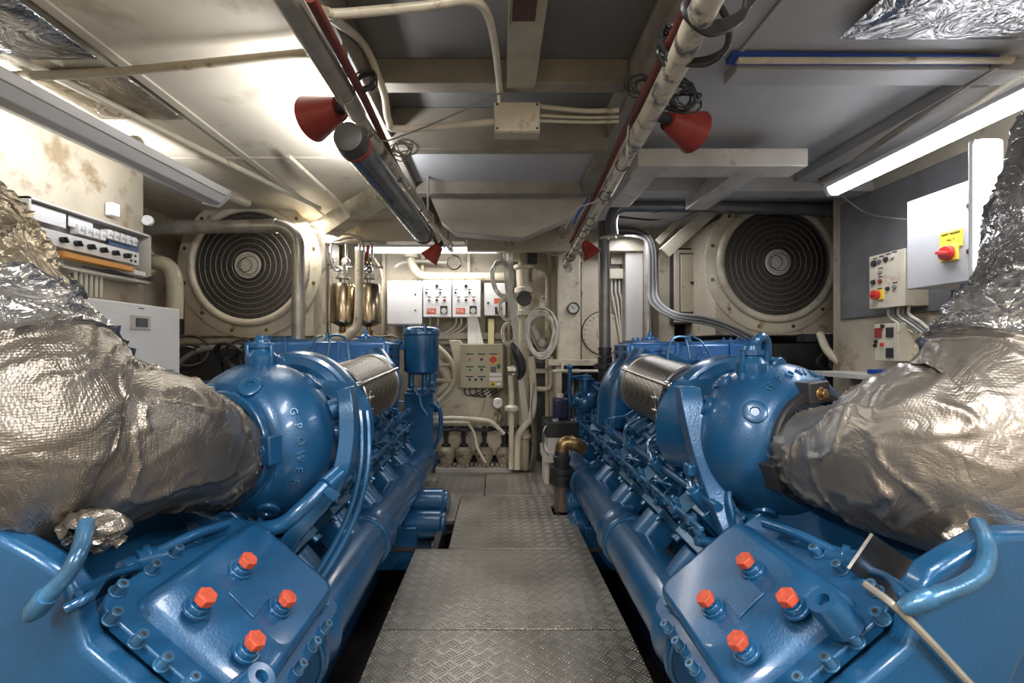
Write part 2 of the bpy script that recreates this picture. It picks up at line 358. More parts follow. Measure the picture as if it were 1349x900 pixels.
# ---------------------------------------------------------------- engines
def engine(s, ox, side_word, label):
    """s=-1 port (coords as written), s=+1 mirrored. ox: outward shift of turbocharger and cooler."""
    X = (lambda p: V(p)) if s < 0 else (lambda p: V((-p[0], p[1], p[2])))
    XT = (lambda p: V((p[0]-ox, p[1], p[2]))) if s < 0 else (lambda p: V((-(p[0]-ox), p[1], p[2])))
    root = thing('marine_engine', label, 'engine', X((-1.35, 3.0, -.62)), 'pair of blue marine diesel engines')
    def N(t=False): return M(XT if t else X)
    # lower body
    m = N(); m.xprism([(-.92,-.58),(-.88,.05),(-.98,.34),(-1.12,.62),(-1.25,.78),(-1.75,.78),(-2.05,.2),(-1.95,-.58)], 1.16, 4.75)
    block = m.build('crankcase', BLUE, root, bevel=.02)
    m = N(); m.bb(-1.95, -.75, 1.3, 1.45, -.61, -.52).bb(-1.95, -.75, 4.3, 4.45, -.61, -.52); m.build('engine_mount', DARK, root)
    # bell housing facing the camera
    hp = [(-.53,.36),(-.62,.465),(-.746,.57),(-.835,.645),(-.852,.70),(-.858,.755),(-.888,.80),(-.94,.833),(-1.02,.875),(-1.12,.88),(-1.20,.83),(-1.13,.72),(-1.07,.61),(-1.0,.45),(-.95,.2),(-.90,-.1),(-.62,-.1),(-.53,.1)]
    m = N(); m.xprism(hp, .985, 1.045); m.build('end_housing', BLUE, root, bevel=.016, seg=4)
    # sloping gear cover
    n = V((.65,0,.76)); e1 = V((-.76,0,.65)); e2 = V((0,-1,0)); O = V((-.515,1.62,.40))
    def rr(w0, w1, h0, h1, r, k=5):
        out = []
        for cx, cy, a0 in ((w1-r,h1-r,0),(w0+r,h1-r,90),(w0+r,h0+r,180),(w1-r,h0+r,270)):
            for i in range(k+1):
                a = math.radians(a0+90*i/k); out.append((cx+r*math.cos(a), cy+r*math.sin(a)))
        return out
    W, H = .47, .57
    m = N(); m.prism(rr(0, W, 0, H, .05), O-n*.03, e1, e2, n*.03)
    m.prism(rr(-.012, W+.012, -.01, H+.012, .05), O-n*.075, e1, e2, n*.03)
    cover = m.build('gear_cover', BLUEC, root, bevel=.004)
    m = N(); a = rr(.045, W-.055, .045, H-.05, .035); b = rr(.065, W-.09, .06, H-.17, .035)
    k = len(a); rings = [(t_, h_) for t_, h_ in ((0,0),(.06,.014),(.25,.030),(.55,.048),(.8,.058),(1,.062))]
    vs = [O+e1*(a[i][0]*(1-t_)+b[i][0]*t_)+e2*(a[i][1]*(1-t_)+b[i][1]*t_)+n*h_ for t_, h_ in rings for i in range(k)]
    vs += [O+e1*(b[i][0]*.94+.22*.06)+e2*(b[i][1]*.94+.25*.06)+n*.062 for i in range(k)]
    fs = [tuple(range(6*k, 7*k))]
    for j in range(6):
        fs += [(j*k+i, j*k+(i+1)%k, (j+1)*k+(i+1)%k, (j+1)*k+i) for i in range(k)]
    m.add(vs, fs); m.build('raised_cap', BLUEC, cover, smooth=70)
    O6 = O+n*.062
    sq = [onplane(x, y, O6, n) for x, y in ((300,782),(321,764),(354,790),(334,816))]
    m = N(); m.add(sq+[p+n*.004 for p in sq], [(0,1,2,3),(7,6,5,4),(0,1,5,4),(1,2,6,5),(2,3,7,6),(3,0,4,7)]); m.build('blank_pad', BLUEC, cover, bevel=.0015)
    for (x, y) in ((275,783),(330,735),(382,785),(340,840)):
        top = onplane(x, y, O6+n*.046, n); c = top-n*.046
        m = N(); m.cyl(c, c+n*.008, .034, .033, n=24); m.cyl(c+n*.008, c+n*.020, .028, .026, n=20); m.cyl(c+n*.020, c+n*.028, .022, n=6)
        bo = m.build('plug_bolt', BLUE, cover, bevel=.0015)
        m = N(); m.cyl(c+n*.026, c+n*.046, .0245, n=6, ph=.4); m.build('plug_head', ORANGE, bo, label='orange painted hexagon head', bevel=.002)
    for (x, y) in ((158,774),(150,811),(184,841),(217,871),(253,897),(203,747),(233,725),(262,705),(340,712),(360,734),(383,755),(405,775),(426,797),(430,825),(415,848),(396,878)):
        c = onplane(x, y, O+n*.014, n)-n*.014
        m = N(); m.cyl(c, c+n*.004, .018, n=16); m.cyl(c+n*.004, c+n*.028, .0135, n=16); m.m = 1; m.cyl(c+n*.0265, c+n*.0285, .007, n=6)
        m.build('cap_screw', [BLUEW, DARK], cover, bevel=.001)
    c = onplane(*((343,893) if s < 0 else (223,792)), O6+n*.03, n)-n*.03
    m = N(); m.lathe(c-n*.04, n, [(0,.042),(.05,.038),(.075,.034),(.075,.016),(.055,.014)], 28); m.build('boss', BLUEC, cover)
    if s > 0:
        c = onplane(413, 793, O+n*.05, n)-n*.05
        m = N(); m.lathe(c-n*.01, n, [(0,.034),(.05,.032),(.055,.030),(.055,.012),(.045,.01)], 28); m.build('boss', BLUEC, cover)
    # manifold along the aisle
    Mx, Mz, R = -.70, .225, .128
    segs = ((1.72, 2.58), (2.70, 3.72), (3.84, 4.62))
    for y0, y1 in segs:
        m = N(); m.lathe((Mx, y0, Mz), (0,1,0), [(0,R*.93),(.0,R*.98),(.05,R),(y1-y0-.05,R),(y1-y0,R*.98),(y1-y0,R*.93)], 40); m.build('coolant_manifold', BLUE, root)
    for yc in (1.68, 2.64, 3.78):
        m = N(); m.lathe((Mx, yc-.085, Mz), (0,1,0), [(0,R*.95),(.0,R*1.10),(.022,R*1.13),(.05,R*1.06),(.12,R*1.06),(.148,R*1.13),(.17,R*1.10),(.17,R*.95)], 40)
        cl = m.build('pipe_coupling', BLUE, root)
        for dy in (-.09, .09):
            m = N(); m.torus((Mx, yc+dy, Mz), (0,1,0), R*1.03, .006, 40, 6); m.box((Mx-.04, yc+dy, Mz+R*1.06), (.05,.022,.02)); m.cyl((Mx-.075, yc+dy, Mz+R*1.08), (Mx+.0, yc+dy, Mz+R*1.08), .005, n=8); m.build('hose_clamp', BLUEW, cl)
    m = N(); m.lathe((Mx, 4.60, Mz), (0,1,0), [(0,R*.95),(0,R*1.15),(.04,R*1.15),(.05,R),(.12,R*.75),(.13,0.02)], 36); m.build('manifold_end', BLUE, root)
    # cylinder units
    d = V((.743,0,-.669)); nn = V((.669,0,.743)); Hc = V((-.99,0,.71))
    Rm = Matrix((d, (0,1,0), nn)).transposed()
    def unit(Y):
        def L(a, b, c): return Hc+d*a+V((0,Y+b,0))+nn*c
        m = N(); m.box(L(-.02,0,-.12), (.40,.40,.22), Rm); m.box(L(.16,0,-.18), (.12,.34,.26), Rm)
        head = m.build('cylinder_head', BLUE, root, bevel=.012)
        m = N(); m.box(L(-.06,.07,.02), (.24,.17,.07), Rm); m.box(L(-.06,.07,.062), (.19,.13,.025), Rm); vc = m.build('valve_cover', BLUEW, head, bevel=.016, seg=3)
        each('cover_nut', BLUEW, head, (-.13,.02), lambda m, a: m.bolt(L(a,.07,.074), nn, .012, .02), X)
        m = N(); m.cyl(L(-.20,-.10,.0), L(.06,-.10,.0), .066, n=24); m.cyl(L(.06,-.10,0), L(.075,-.10,0), .05, n=20); m.cyl(L(.075,-.10,0), L(.10,-.10,.0), .02, n=6); m.build('rocker_dome', BLUE, head, bevel=.008)
        # fuel pump clutter
        m = N(); m.box(L(.17,-.03,.0), (.10,.13,.12), Rm); m.cyl(L(.17,-.06,.05), L(.17,-.06,.15), .034, n=16); m.cyl(L(.17,-.06,.13), L(.17,-.06,.165), .024, n=6)
        m.box(L(.245,.03,-.02), (.05,.10,.13), Rm); m.cyl(L(.20,.06,.02), L(.28,.06,.09), .024, n=14); m.cyl(L(.24,-.11,-.05), L(.30,-.11,.02), .02, n=12)
        m.build('fuel_pump', BLUE, head, bevel=.004)
        for a, b, c in ((.13,.14,.0),(.20,.14,-.03),(.27,-.06,-.02),(.29,.11,-.06),(.12,-.17,-.0),(.27,-.16,-.08),(.24,.07,.06),(.155,.01,.10)):
            m = N(); m.bolt(L(a,b,c), nn, .014, .045); m.cyl(L(a,b,c+.04), L(a,b,c+.06), .008, n=8); m.build('union_nut', BLUEW, head, bevel=.0015)
        m = N(); m.box(L(.215,.045,.075), (.09,.07,.006), Rm @ Matrix.Rotation(.5, 3, 'X')); m.build('name_plate', BLUEW, head)
        m = N(); m.tube([L(.17,-.06,.16), L(.14,-.03,.19), L(.08,.0,.16), L(.02,.0,.12), L(-.10,-.02,.10), L(-.16,-.03,.05)], .0065, 8)
        m.tube([L(.27,.06,.08), L(.26,.12,.12), L(.22,.18,.10), L(.20,.24,.08), L(.24,.36,.10), L(.27,.42,.07)], .005, 8)
        m.build('fuel_pipe', BLUEW, head)
        m = N(); m.tube([L(-.15,-.18,.02), L(-.05,-.19,.09), L(.08,-.16,.10), L(.15,-.20,.04), L(.20,-.17,-.02)], .011, 8); m.build('oil_pipe', BLUE, head)
        # port flange and arched branch to the manifold
        m = N(); m.box(L(.31,0,-.11), (.035,.27,.17), Rm)
        for b in (-.115, .115):
            for c in (-.05, -.165): m.bolt(L(.325,b,c), d, .013, .03)
        fl = m.build('port_flange', BLUEW, head, bevel=.004)
        a0 = L(.325,0,-.115); a1 = V((Mx-.01, Y, Mz+.045)); ax = (a1-a0); up = V((0,1,0)).cross(ax.normalized())
        if up.z < 0: up = -up
        arch = [(-.085,-.075),(.085,-.075),(.085,.02)]+[(.085*math.cos(t*PI/8), .02+.055*math.sin(t*PI/8)) for t in range(1, 8)]+[(-.085,.02)]
        m = N(); m.prism(arch, a0, (0,1,0), up, ax); m.build('branch_pipe', BLUE, head, bevel=.006)
        return head
    h0 = unit(1.95)
    ch = kids(h0); gch = {c.name: kids(c) for c in ch}
    for i in range(1, 6):
        c = h0.copy(); C.objects.link(c); c.parent = root; c.location = (0, .48*i, 0)
        for k in ch:
            q = k.copy(); C.objects.link(q); q.parent = c
    # fuel rack rod and rail along the pumps
    m = N(); m.tube([(-.74,1.75,.60),(-.74,4.6,.60)], .010, 8, 0)
    for i in range(12): m.box((-.74, 1.85+.24*i, .60), (.035,.03,.035))
    m.build('control_rod', BLUEW, root, bevel=.002)
    m = N(); m.tube([(-.80,1.75,.68),(-.80,4.6,.68)], .018, 10, 0); m.tube([(-.86,1.75,.48),(-.86,4.6,.48)], .02, 10, 0); m.build('fuel_rail', BLUE, root)
    # valley housings behind the heads
    m = N(); m.bb(-1.85, -1.16, 2.5, 4.75, .74, .98); m.bb(-1.6, -1.2, 2.3, 3.4, .9, 1.08); m.build('valley_housing', BLUE, root, bevel=.03)
    # turbocharger ------------------------------------------------
    ta = V((-.36,-1,.0)).normalized(); T0 = V((-.87,2.0,.90))
    prof = [(0,.20),(.0,.25),(.03,.28),(.08,.297),(.13,.30),(.18,.292),(.22,.275),(.252,.25),(.272,.228),(.28,.205)]
    m = N(True); m.lathe(T0, ta, prof+[(.28,.19),(.265,.18),(.265,.02)], 64); tb = m.build('turbine_housing', BLUEC, root)
    U, Wv, A = basis(ta)
    up = V((0,0,1)); rt = V((1,0,0))-A*A.dot(V((1,0,0))); rt.normalize(); up = (up-A*A.dot(up)).normalized()
    def pt(ang, j, off=0):          # ang: clockwise degrees from up as seen by the camera, j: fractional profile index
        i = min(int(j), len(prof)-2); f = j-i
        t = prof[i][0]*(1-f)+prof[i+1][0]*f; r = prof[i][1]*(1-f)+prof[i+1][1]*f
        dt, dr = prof[i+1][0]-prof[i][0], prof[i+1][1]-prof[i][1]
        rad = up*math.cos(math.radians(ang))+rt*math.sin(math.radians(ang))
        nrm = (rad*dt - A*dr).normalized(); 
        if nrm.dot(rad)*1+nrm.dot(A) < 0: nrm = -nrm
        return T0+A*t+rad*r+nrm*off, nrm, rad
    # inner outlet rim with two boss blocks
    m = N(True); c0 = T0+A*.275
    m.lathe(c0, A, [(-.01,.205),(.022,.203),(.026,.198),(.026,.172),(-.01,.170)], 56, cap=False)
    angs = (-32, 88) if s < 0 else (4, 112)
    for ang in angs:
        rad = up*math.cos(math.radians(ang))+rt*math.sin(math.radians(ang)); tg = rad.cross(A)
        Rb = Matrix((tg, rad, A)).transposed(); m.box(c0+rad*.198+A*.010, (.10,.075,.07), Rb)
    rim = m.build('outlet_rim', BLUEC if s < 0 else DARK, tb, bevel=.012, seg=3)
    for ang in angs:
        rad = up*math.cos(math.radians(ang))+rt*math.sin(math.radians(ang))
        m = N(True); m.bolt(c0+rad*.195+A*.044, A, .017, .022); m.build('rim_bolt', BLUEC if s < 0 else BRONZE, rim, bevel=.002)
    for ang, j in (((24,7.6),(38,2.2),(66,1.8),(85,1.5),(148,6.4),(-60,4.5)) if s < 0 else ((60,6.6),(38,2.2),(62,2.0),(150,5.6),(96,1.5))):
        p, nr, rad = pt(ang, j); m = N(True)
        m.lathe(p-nr*.03, nr, [(0,.042),(.038,.040),(.041,.034),(.0415,.017),(.034,.014)], 28); m.m = 1; m.cyl(p-nr*.0, p+nr*.003, .009, n=6)
        m.build('housing_plug', [BLUEC, DARK], tb)
    p, nr, rad = pt(3, 3, 0); a0 = p-rad*.01
    m = N(True); m.cyl(a0-A*.03+rad*.004, a0+A*.085-rad*.002, .036, .034, n=24); m.build('top_boss', BLUEC, tb, bevel=.006)
    p, nr, rad = pt(112, 1.2, 0); m = N(True); m.cyl(p, p+rad*.07+A*.02, .022, n=16); m.box(p+rad*.06, (.05,.06,.05)); m.build('side_lug', BLUEC, tb, bevel=.01)
    # cast letters
    m = M(XT if s < 0 else XT)
    if s < 0:
        for ch_, ang in zip('GPOWER', (62, 73, 84, 95, 105, 115)):
            p, nr, rad = pt(ang, 6.0, .001); tg = rad.cross(nr)
            ux = (-rad.cross(nr)); ux = nr.cross(rad)*-1
            uy = (rad-nr*nr.dot(rad)).normalized(); ux = uy.cross(nr)
            m = M(XT); m.text(ch_, p, ux, uy, .038, .005); m.build('cast_letter', BLUEW, tb, smooth=0)
    if s > 0:                        # placed in world space so the letters are not mirrored
        m = M()
        for ch_, ang in zip('GPOWER', (-36, -24, -12, 1, 13, 25)):
            p, nr, rad = pt(-ang, 6.5, .001)
            p = XT(p); nr = V((-nr.x, nr.y, nr.z)); rad = V((-rad.x, rad.y, rad.z))
            uy = (rad-nr*nr.dot(rad)).normalized(); ux = uy.cross(nr)
            m = M(); m.text(ch_, p, ux, uy, .042, .006); m.build('cast_letter', BLUEW, tb, smooth=0)
    # top fitting
    p, nr, rad = pt(2 if s < 0 else 24, 4.0); q = p+V((0,0,-.062))
    m = N(True); m.lathe(q, (0,0,1), [(0,.05),(.03,.046),(.05,.056),(.085,.056),(.105,.040),(.115,.036),(.115,.044),(.135,.044),(.135,.030),(.15,.026)], 28)
    m.cyl(q+V((0,0,.135)), q+V((0,0,.165)), .026, n=6); m.bolt(q+V((.045,-.02,.02)), (0,0,1), .01, .11); m.bolt(q+V((-.045,-.02,.02)), (0,0,1), .01, .11)
    if s > 0: m.tube([q+V((-.01,0,.15)), q+V((-.03,0,.18)), q+V((-.07,.03,.17)), q+V((-.09,.06,.08))], .018, 10)
    m.build('vent_fitting', BLUE, tb, bevel=.003)
    # centre neck + compressor volute
    m = N(True); m.lathe(T0-A*.30, ta, [(0,.2),(.02,.24),(.1,.235),(.2,.215),(.32,.235)], 48)
    for k in range(10):
        t = 2*PI*k/10; rr_ = U*math.cos(t)+Wv*math.sin(t); m.bolt(T0+rr_*.25-A*.01, -A, .012, .03)
    m.build('bearing_housing', BLUE, root)
    cc = V((-.91,2.14,.95))
    if s > 0: cc = cc+V((0,0,-.02))
    m = N(True); m.lathe(cc, (0.02,1,0), [(-.01,.18),(-.01,.235),(.012,.262),(.03,.266),(.034,.282),(.075,.290),(.12,.292),(.165,.278),(.205,.242),(.225,.19),(.225,.15)], 64); m.build('compressor_volute', BLUE, root)
    # filter
    f0 = V((-.855,2.36,.965)); f1 = V((-.765,2.98,1.035)); fa = (f1-f0).normalized(); L_ = (f1-f0).length
    m = N(True); m.lathe(f0, fa, [(-.03,.19),(.02,.205),(.08,.17),(L_-.10,.14),(L_,.14)], 40); m.build('inlet_silencer', BLUE, root)
    m = N(True); m.lathe(f0+fa*.12, fa, [(0,.150),(0,.186),(L_-.14,.176),(L_-.14,.150)], 56); fl = m.build('air_filter', MESH, root, label='perforated steel air filter drum')
    each('filter_band', STEEL, fl, ((.12,.188),(L_-.02,.178)), lambda m, c: m.torus(f0+fa*c[0], fa, c[1], .007, 56, 8), XT)
    u2, w2, _ = basis(fa)
    rd = (V((.75,0,.45))-fa*fa.dot(V((.75,0,.45)))).normalized()
    m = N(True); m.cyl(f0+fa*.06+rd*.197, f0+fa*(L_+.02)+rd*.187, .0085, n=12); m.cyl(f0+fa*.05+rd*.197, f0+fa*.09+rd*.197, .018, n=12); m.sph(f0+fa*.055+rd*.197, .019, 12); m.build('tie_rod', STEEL, fl)
    m = N(True)
    rd2 = (V((.98,0,-.1))-fa*fa.dot(V((.98,0,-.1)))).normalized(); tg = fa.cross(rd2)
    Rf = Matrix((rd2, fa, tg)).transposed()
    for dz in (-.045, .02): m.box(f0+fa*.13+rd2*.193+tg*dz, (.012,.07,.014), Rf); m.cyl(f0+fa*.09+rd2*.197+tg*dz, f0+fa*.18+rd2*.197+tg*dz, .004, n=8)
    m.box(f0+fa*.145+rd2*.192, (.010,.020,.16), Rf)
    m.build('band_buckle', CHROME, fl, bevel=.002)
    m = N(True); m.lathe(f1+fa*.01, fa, [(-.03,.15),(-.03,.185),(.02,.185),(.06,.15),(.11,.10)], 36)
    m.tube([f1+fa*.05, f1+fa*.16, f1+fa*.25+V((-.03,0,.03)), f1+fa*.34+V((-.12,.02,.10))], .10, 20); m.build('charge_air_elbow', BLUE, root)
    # charge-air cooler across the top
    ct = 1.335 if s < 0 else 1.325
    m = N(True); m.bb(-1.80, -.78, 3.45, 3.86, 1.12, ct-.03); m.bb(-1.62, -.95, 3.5, 3.8, .80, 1.12); cool = m.build('charge_air_cooler', BLUEL, root, bevel=.025, seg=3)
    m = N(True); m.bb(-1.78, -.80, 3.47, 3.84, ct-.035, ct-.022); m.bb(-1.70, -1.45, 3.5, 3.8, ct-.025, ct-.008); m.bb(-1.02, -.82, 3.5, 3.8, ct-.025, ct-.010); m.build('cooler_lid', BLUE, cool, bevel=.003)
    each('lid_bolt', BLUEL, cool, (-1.68,-1.63,-1.58,-1.53,-1.48,-1.0,-.965,-.93,-.895,-.86,-.825), lambda m, x: m.bolt((x,3.52,ct-.012), (0,0,1), .010, .02), XT)
    each('cooler_port', BLUEL, cool, (-.95,-1.30), lambda m, x: (m.cyl((x,3.42,1.17), (x,3.47,1.17), .058, n=24), m.cyl((x,3.41,1.17), (x,3.42,1.17), .042, n=24)), XT, bevel=.004)
    each('cooler_rib', BLUEL, cool, (-1.12,-1.50), lambda m, x: m.bb(x-.012, x+.012, 3.435, 3.46, 1.12, ct-.03), XT, bevel=.004)
    m = N(True); m.lathe((-.97,3.6,ct-.02), (0,0,1), [(0,.045),(.03,.04),(.045,.018),(.075,.012),(.085,.006)], 20); m.build('lifting_eye', BLUEL, cool)
    m = N(True)
    for x0, x1, z0 in ((-1.22,-1.36,1.30),(-1.16,-1.18,1.30)): m.tube([(x0,3.42,ct+.01),(x0*.6+x1*.4,3.40,ct-.03),(x1,3.36,1.13)], .0075, 8)
    m.tube([(-1.2,3.42,ct+.005),(-1.10,3.40,ct+.01),(-1.04,3.38,ct-.04),(-1.01,3.36,1.12)], .009, 8)
    m.bolt((-1.19,3.42,ct-.02), (0,0,1), .016, .05)
    m.build('vent_pipe', BLUEW, cool)
    m = N(True); m.bb(-.80,-.765,3.46,3.85,1.08,ct-.04); m.build('cooler_end_plate', BLUEL, cool, bevel=.01)
    each('plate_plug', DARK, cool, [(y,z) for y in (3.52,3.75) for z in (1.14,1.20,1.26)], lambda m, p: m.cyl((-.77,p[0],p[1]), (-.755,p[0],p[1]), .022, n=16), XT)
    m = N(True); m.cyl((-1.05,3.35,1.10), (-1.05,3.5,1.10), .075, n=24); m.torus((-1.05,3.38,1.10), (0,1,0), .077, .010, 24); m.torus((-1.05,3.42,1.10), (0,1,0), .077, .008, 24); m.build('air_hose', BLUEL, cool)
    # braces from turbo down to the cover
    m = N(True)
    if s < 0:
        path = [(-.58,1.87,1.10),(-.56,1.84,1.03),(-.555,1.82,.90),(-.58,1.80,.78),(-.66,1.78,.66),(-.74,1.74,.56),(-.80,1.72,.42)]
        wdt = .028
    else:
        path = [(-.60,1.95,1.10),(-.60,1.92,1.03),(-.62,1.88,.88),(-.66,1.84,.72),(-.70,1.78,.58),(-.735,1.74,.46),(-.75,1.72,.38)]; wdt = .042
    pp = catmull(path, 5); vs = []
    for i, p in enumerate(pp):
        dd = (pp[min(i+1,len(pp)-1)]-pp[max(i-1,0)]).normalized(); sd = dd.cross(V((0,1,0))).normalized()
        for a, b in ((-1,-1),(1,-1),(1,1),(-1,1)): vs.append(p+sd*a*wdt+V((0,1,0))*b*.035)
    fs = [(0,1,2,3), tuple(4*(len(pp)-1)+k for k in (3,2,1,0))]
    for i in range(len(pp)-1):
        for k in range(4): fs.append((4*i+k, 4*i+(k+1)%4, 4*i+4+(k+1)%4, 4*i+4+k))
    m.add(vs, fs); m.build('turbo_bracket', BLUE, root, bevel=.004)
    if s < 0:
        m = N(); m.tube([(-.52,1.95,1.0),(-.505,1.92,.92),(-.50,1.88,.78),(-.535,1.85,.62),(-.61,1.80,.46),(-.70,1.72,.34)], .012, 8)
        m.tube([(-.55,1.96,1.0),(-.535,1.93,.92),(-.53,1.89,.78),(-.565,1.86,.62),(-.64,1.81,.46),(-.73,1.73,.34)], .012, 8); m.build('drain_hose', BLUE, root)
        m = N(); m.tube([P(255,675,1.72),P(300,690,1.68),P(335,697,1.62),P(370,692,1.60),P(400,668,1.62),P(432,637,1.68)], .026, 14)
        m.lathe(P(250,672,1.73), P(300,690,1.68)-P(250,672,1.73), [(0,.032),(.14,.034),(.14,.027)], 18)
        c = P(428,640,1.66); m.cyl(c, P(446,624,1.72), .030, n=18); m.box(P(437,650,1.64), (.05,.03,.02), Matrix.Rotation(.7,3,'Y')); m.build('water_pipe', BLUE, root)
    # small pipes by the outer edge of the cover
    m = N()
    m.tube([P(214,735,1.28),P(180,748,1.22),P(140,760,1.10),P(118,785,.98),P(86,803,.95)], .010, 10)
    m.cyl(P(214,733,1.29), P(176,742,1.23), .030, n=20); m.cyl(P(200,735,1.27), P(190,738,1.26), .036, n=20); m.cyl(P(178,742,1.235), P(160,750,1.20), .020, n=16)
    m.tube([P(165,748,1.20),P(130,765,1.05),P(104,782,.97)], .007, 8)
    m.tube([P(206,728,1.27),P(255,705,1.36),P(300,690,1.5)], .014, 10)
    m.build('sensor_line', BLUE, root)
    m = N(); q = [P(114,690,1.04),P(104,728,.97),P(88,757,.95),P(62,785,.94),P(47,803,.94)] if s < 0 else [P(20,690,1.04),P(8,720,.98),P(14,752,.95),P(40,772,.94),P(80,786,.94),P(108,797,.95)]
    m.tube(q, .016, 12); m.lathe(q[-1]+(q[-2]-q[-1])*1.0, q[-1]-q[-2], [(0,.0165),(0,.020),((q[-1]-q[-2]).length,.020),((q[-1]-q[-2]).length+.02,.012)], 16); m.build('drain_pipe', BLUEW, root)
    if s > 0:
        m = M()
        o = P(1150,745,1.12)
        m.box(P(1165,748,1.16), (.14,.01,.10), Matrix.Rotation(.6,3,'Y')); m.build('rating_plate', STEEL, root)
        m = M(); m.tube([P(1140,770,1.03),P(1180,800,.965),P(1230,850,.965),P(1290,915,.965)], .008, 8); m.build('clear_hose', PIPEG, root)
    # pumps low by the walkway
    pe = .29 if s < 0 else .13
    m = N()
    for y, z in ((3.55,-.16),(3.72,-.05),(3.88,-.13)): m.lathe((-.66,y,z+.13), (1,0,.0), [(0,.10),(pe-.035,.10),(pe-.025,.085),(pe,.085),(pe,.02)], 28)
    m.bb(-.85,(-.56 if s < 0 else -.62),3.4,4.05,-.30,.0); m.build('raw_water_pump', BLUE, root, bevel=.006)
    m = N(); m.bb(-.80,(-.40 if s < 0 else -.56),3.38,4.0,-.16,-.13)
    for y in (3.42,3.6,3.8,3.95): m.bolt(((-.45 if s < 0 else -.6),y,-.13), (0,0,1), .012, .03)
    m.build('pump_tray', STEEL, root)
    if s > 0: return root
    m = N(); m.bb(-.82,-.56,4.30,4.62,.30,.86); m.bb(-.80,-.545,4.32,4.60,.86,.89)
    for k in range(4): m.bolt((-.58,4.36+.07*k,.89), (0,0,1), .012, .03)
    m.cyl((-.58,4.46,.72), (-.53,4.46,.72), .05, n=20)
    m.tube([(-.60,4.35,.72),(-.56,4.3,.76),(-.50,4.3,.70),(-.50,4.3,.50),(-.56,4.32,.36)], .02, 10); m.build('governor_housing', BLUE, root, bevel=.01)
    return root
engine(-1, 0, 'left', 'blue marine diesel engine left of the walkway, tall filter canister at its far end')
engine(1, .165, 'right', 'blue marine diesel engine right of the walkway, large arched air elbow at its far end')
left_engine = bpy.data.objects['marine_engine']; right_engine = bpy.data.objects['marine_engine.001']
# left: twin canister on a bracket at the far aisle end
m = M(); c = V((-.625, 4.05, 1.06))
m.lathe(c, (0,0,1), [(-.02,.09),(0,.135),(.02,.145),(.30,.145),(.31,.155),(.345,.155),(.36,.145),(.375,.10)], 36)
for a in (20, 100, 200, 290): m.bolt(c+V((.14*math.cos(math.radians(a)), .14*math.sin(math.radians(a)), .33)), (0,0,1), .014, .06)
m.cyl(c+V((.10,-.10,.14)), c+V((.10,-.10,.34)), .008, n=8)
can = m.build('filter_canister', BLUE, left_engine)
m = M(); m.box(c+V((-.19,0,.22)), (.12,.12,.07)); m.box(c+V((-.24,0,.12)), (.03,.14,.26)); m.bolt(c+V((-.17,-.06,.25)), (0,-1,0), .02, .03); m.bb(-.85,-.82,4.0,4.1,.6,1.3); m.build('canister_bracket', BLUE, left_engine, bevel=.005)
m = M()
for dx, dz in ((-.08,-.05),(.03,-.08),(.09,-.03)): m.cyl(c+V((dx,-.03,0)), c+V((dx,-.03,dz-.05)), .026, n=12); m.sph(c+V((dx,-.03,dz-.06)), .03, 10)
m.tube([c+V((-.08,0,-.1)), c+V((-.02,0,-.2)), c+V((.08,0,-.12)), c+V((.12,0,-.02))], .016, 8)
m.tube([c+V((-.02,0,-.18)), c+V((.0,-.02,-.28)), c+V((.05,-.02,-.36))], .014, 8)
m.build('drain_valve', BLUE, left_engine)
# right: arched elbow and the gate valve at the far end
m = M(); m.tube([P(905,500,3.35),P(868,482,3.5),P(832,486,3.6),P(812,515,3.62),P(808,560,3.62)], .125, 24, 8)
m.lathe(P(908,500,3.33), P(868,482,3.5)-P(908,500,3.33), [(0,.12),(.0,.145),(.03,.145),(.03,.12)], 30)
m.build('air_elbow', BLUE, right_engine)
m = M(); vc = P(771,530,4.3)
m.sph(vc, .12, 20, (1,1,.9)); m.cyl(vc+V((0,0,.05)), vc+V((0,0,.22)), .05, n=16); m.bolt(vc+V((0,0,.2)), (0,0,1), .06, .04); m.cyl(vc+V((0,0,-.05)), vc+V((0,0,-.30)), .055, n=16)
m.cyl(vc+V((-.12,0,.0)), vc+V((.14,0,.0)), .06, n=16)
for k in range(8):
    t = PI*k/4; m.bolt(vc+V((.11*math.cos(t), -.06, .10*math.sin(t))), (0,-1,0), .014, .04)
m.tube([vc+V((-.13,0,-.02)), vc+V((-.14,0,.1)), vc+V((-.135,0,.30))], .018, 10); m.sph(vc+V((-.135,0,.31)), .028, 10)
m.tube([vc+V((-.12,0,.22)), vc+V((0,0,.23)), vc+V((.05,0,.20)), vc+V((.08,0,.14))], .014, 8)
m.tube([vc+V((0,0,.24)), vc+V((.08,0,.14)), vc+V((.16,-.05,.05)), vc+V((.20,-.05,-.1)), vc+V((.20,-.1,-.35))], .022, 10)
m.build('gate_valve', BLUE, right_engine)
m = M(); m.bb(.84,.92,4.1,4.55,.25,.36); m.bb(.86,1.05,4.3,4.55,.3,.95); m.build('far_bracket', BLUE, right_engine, bevel=.006)

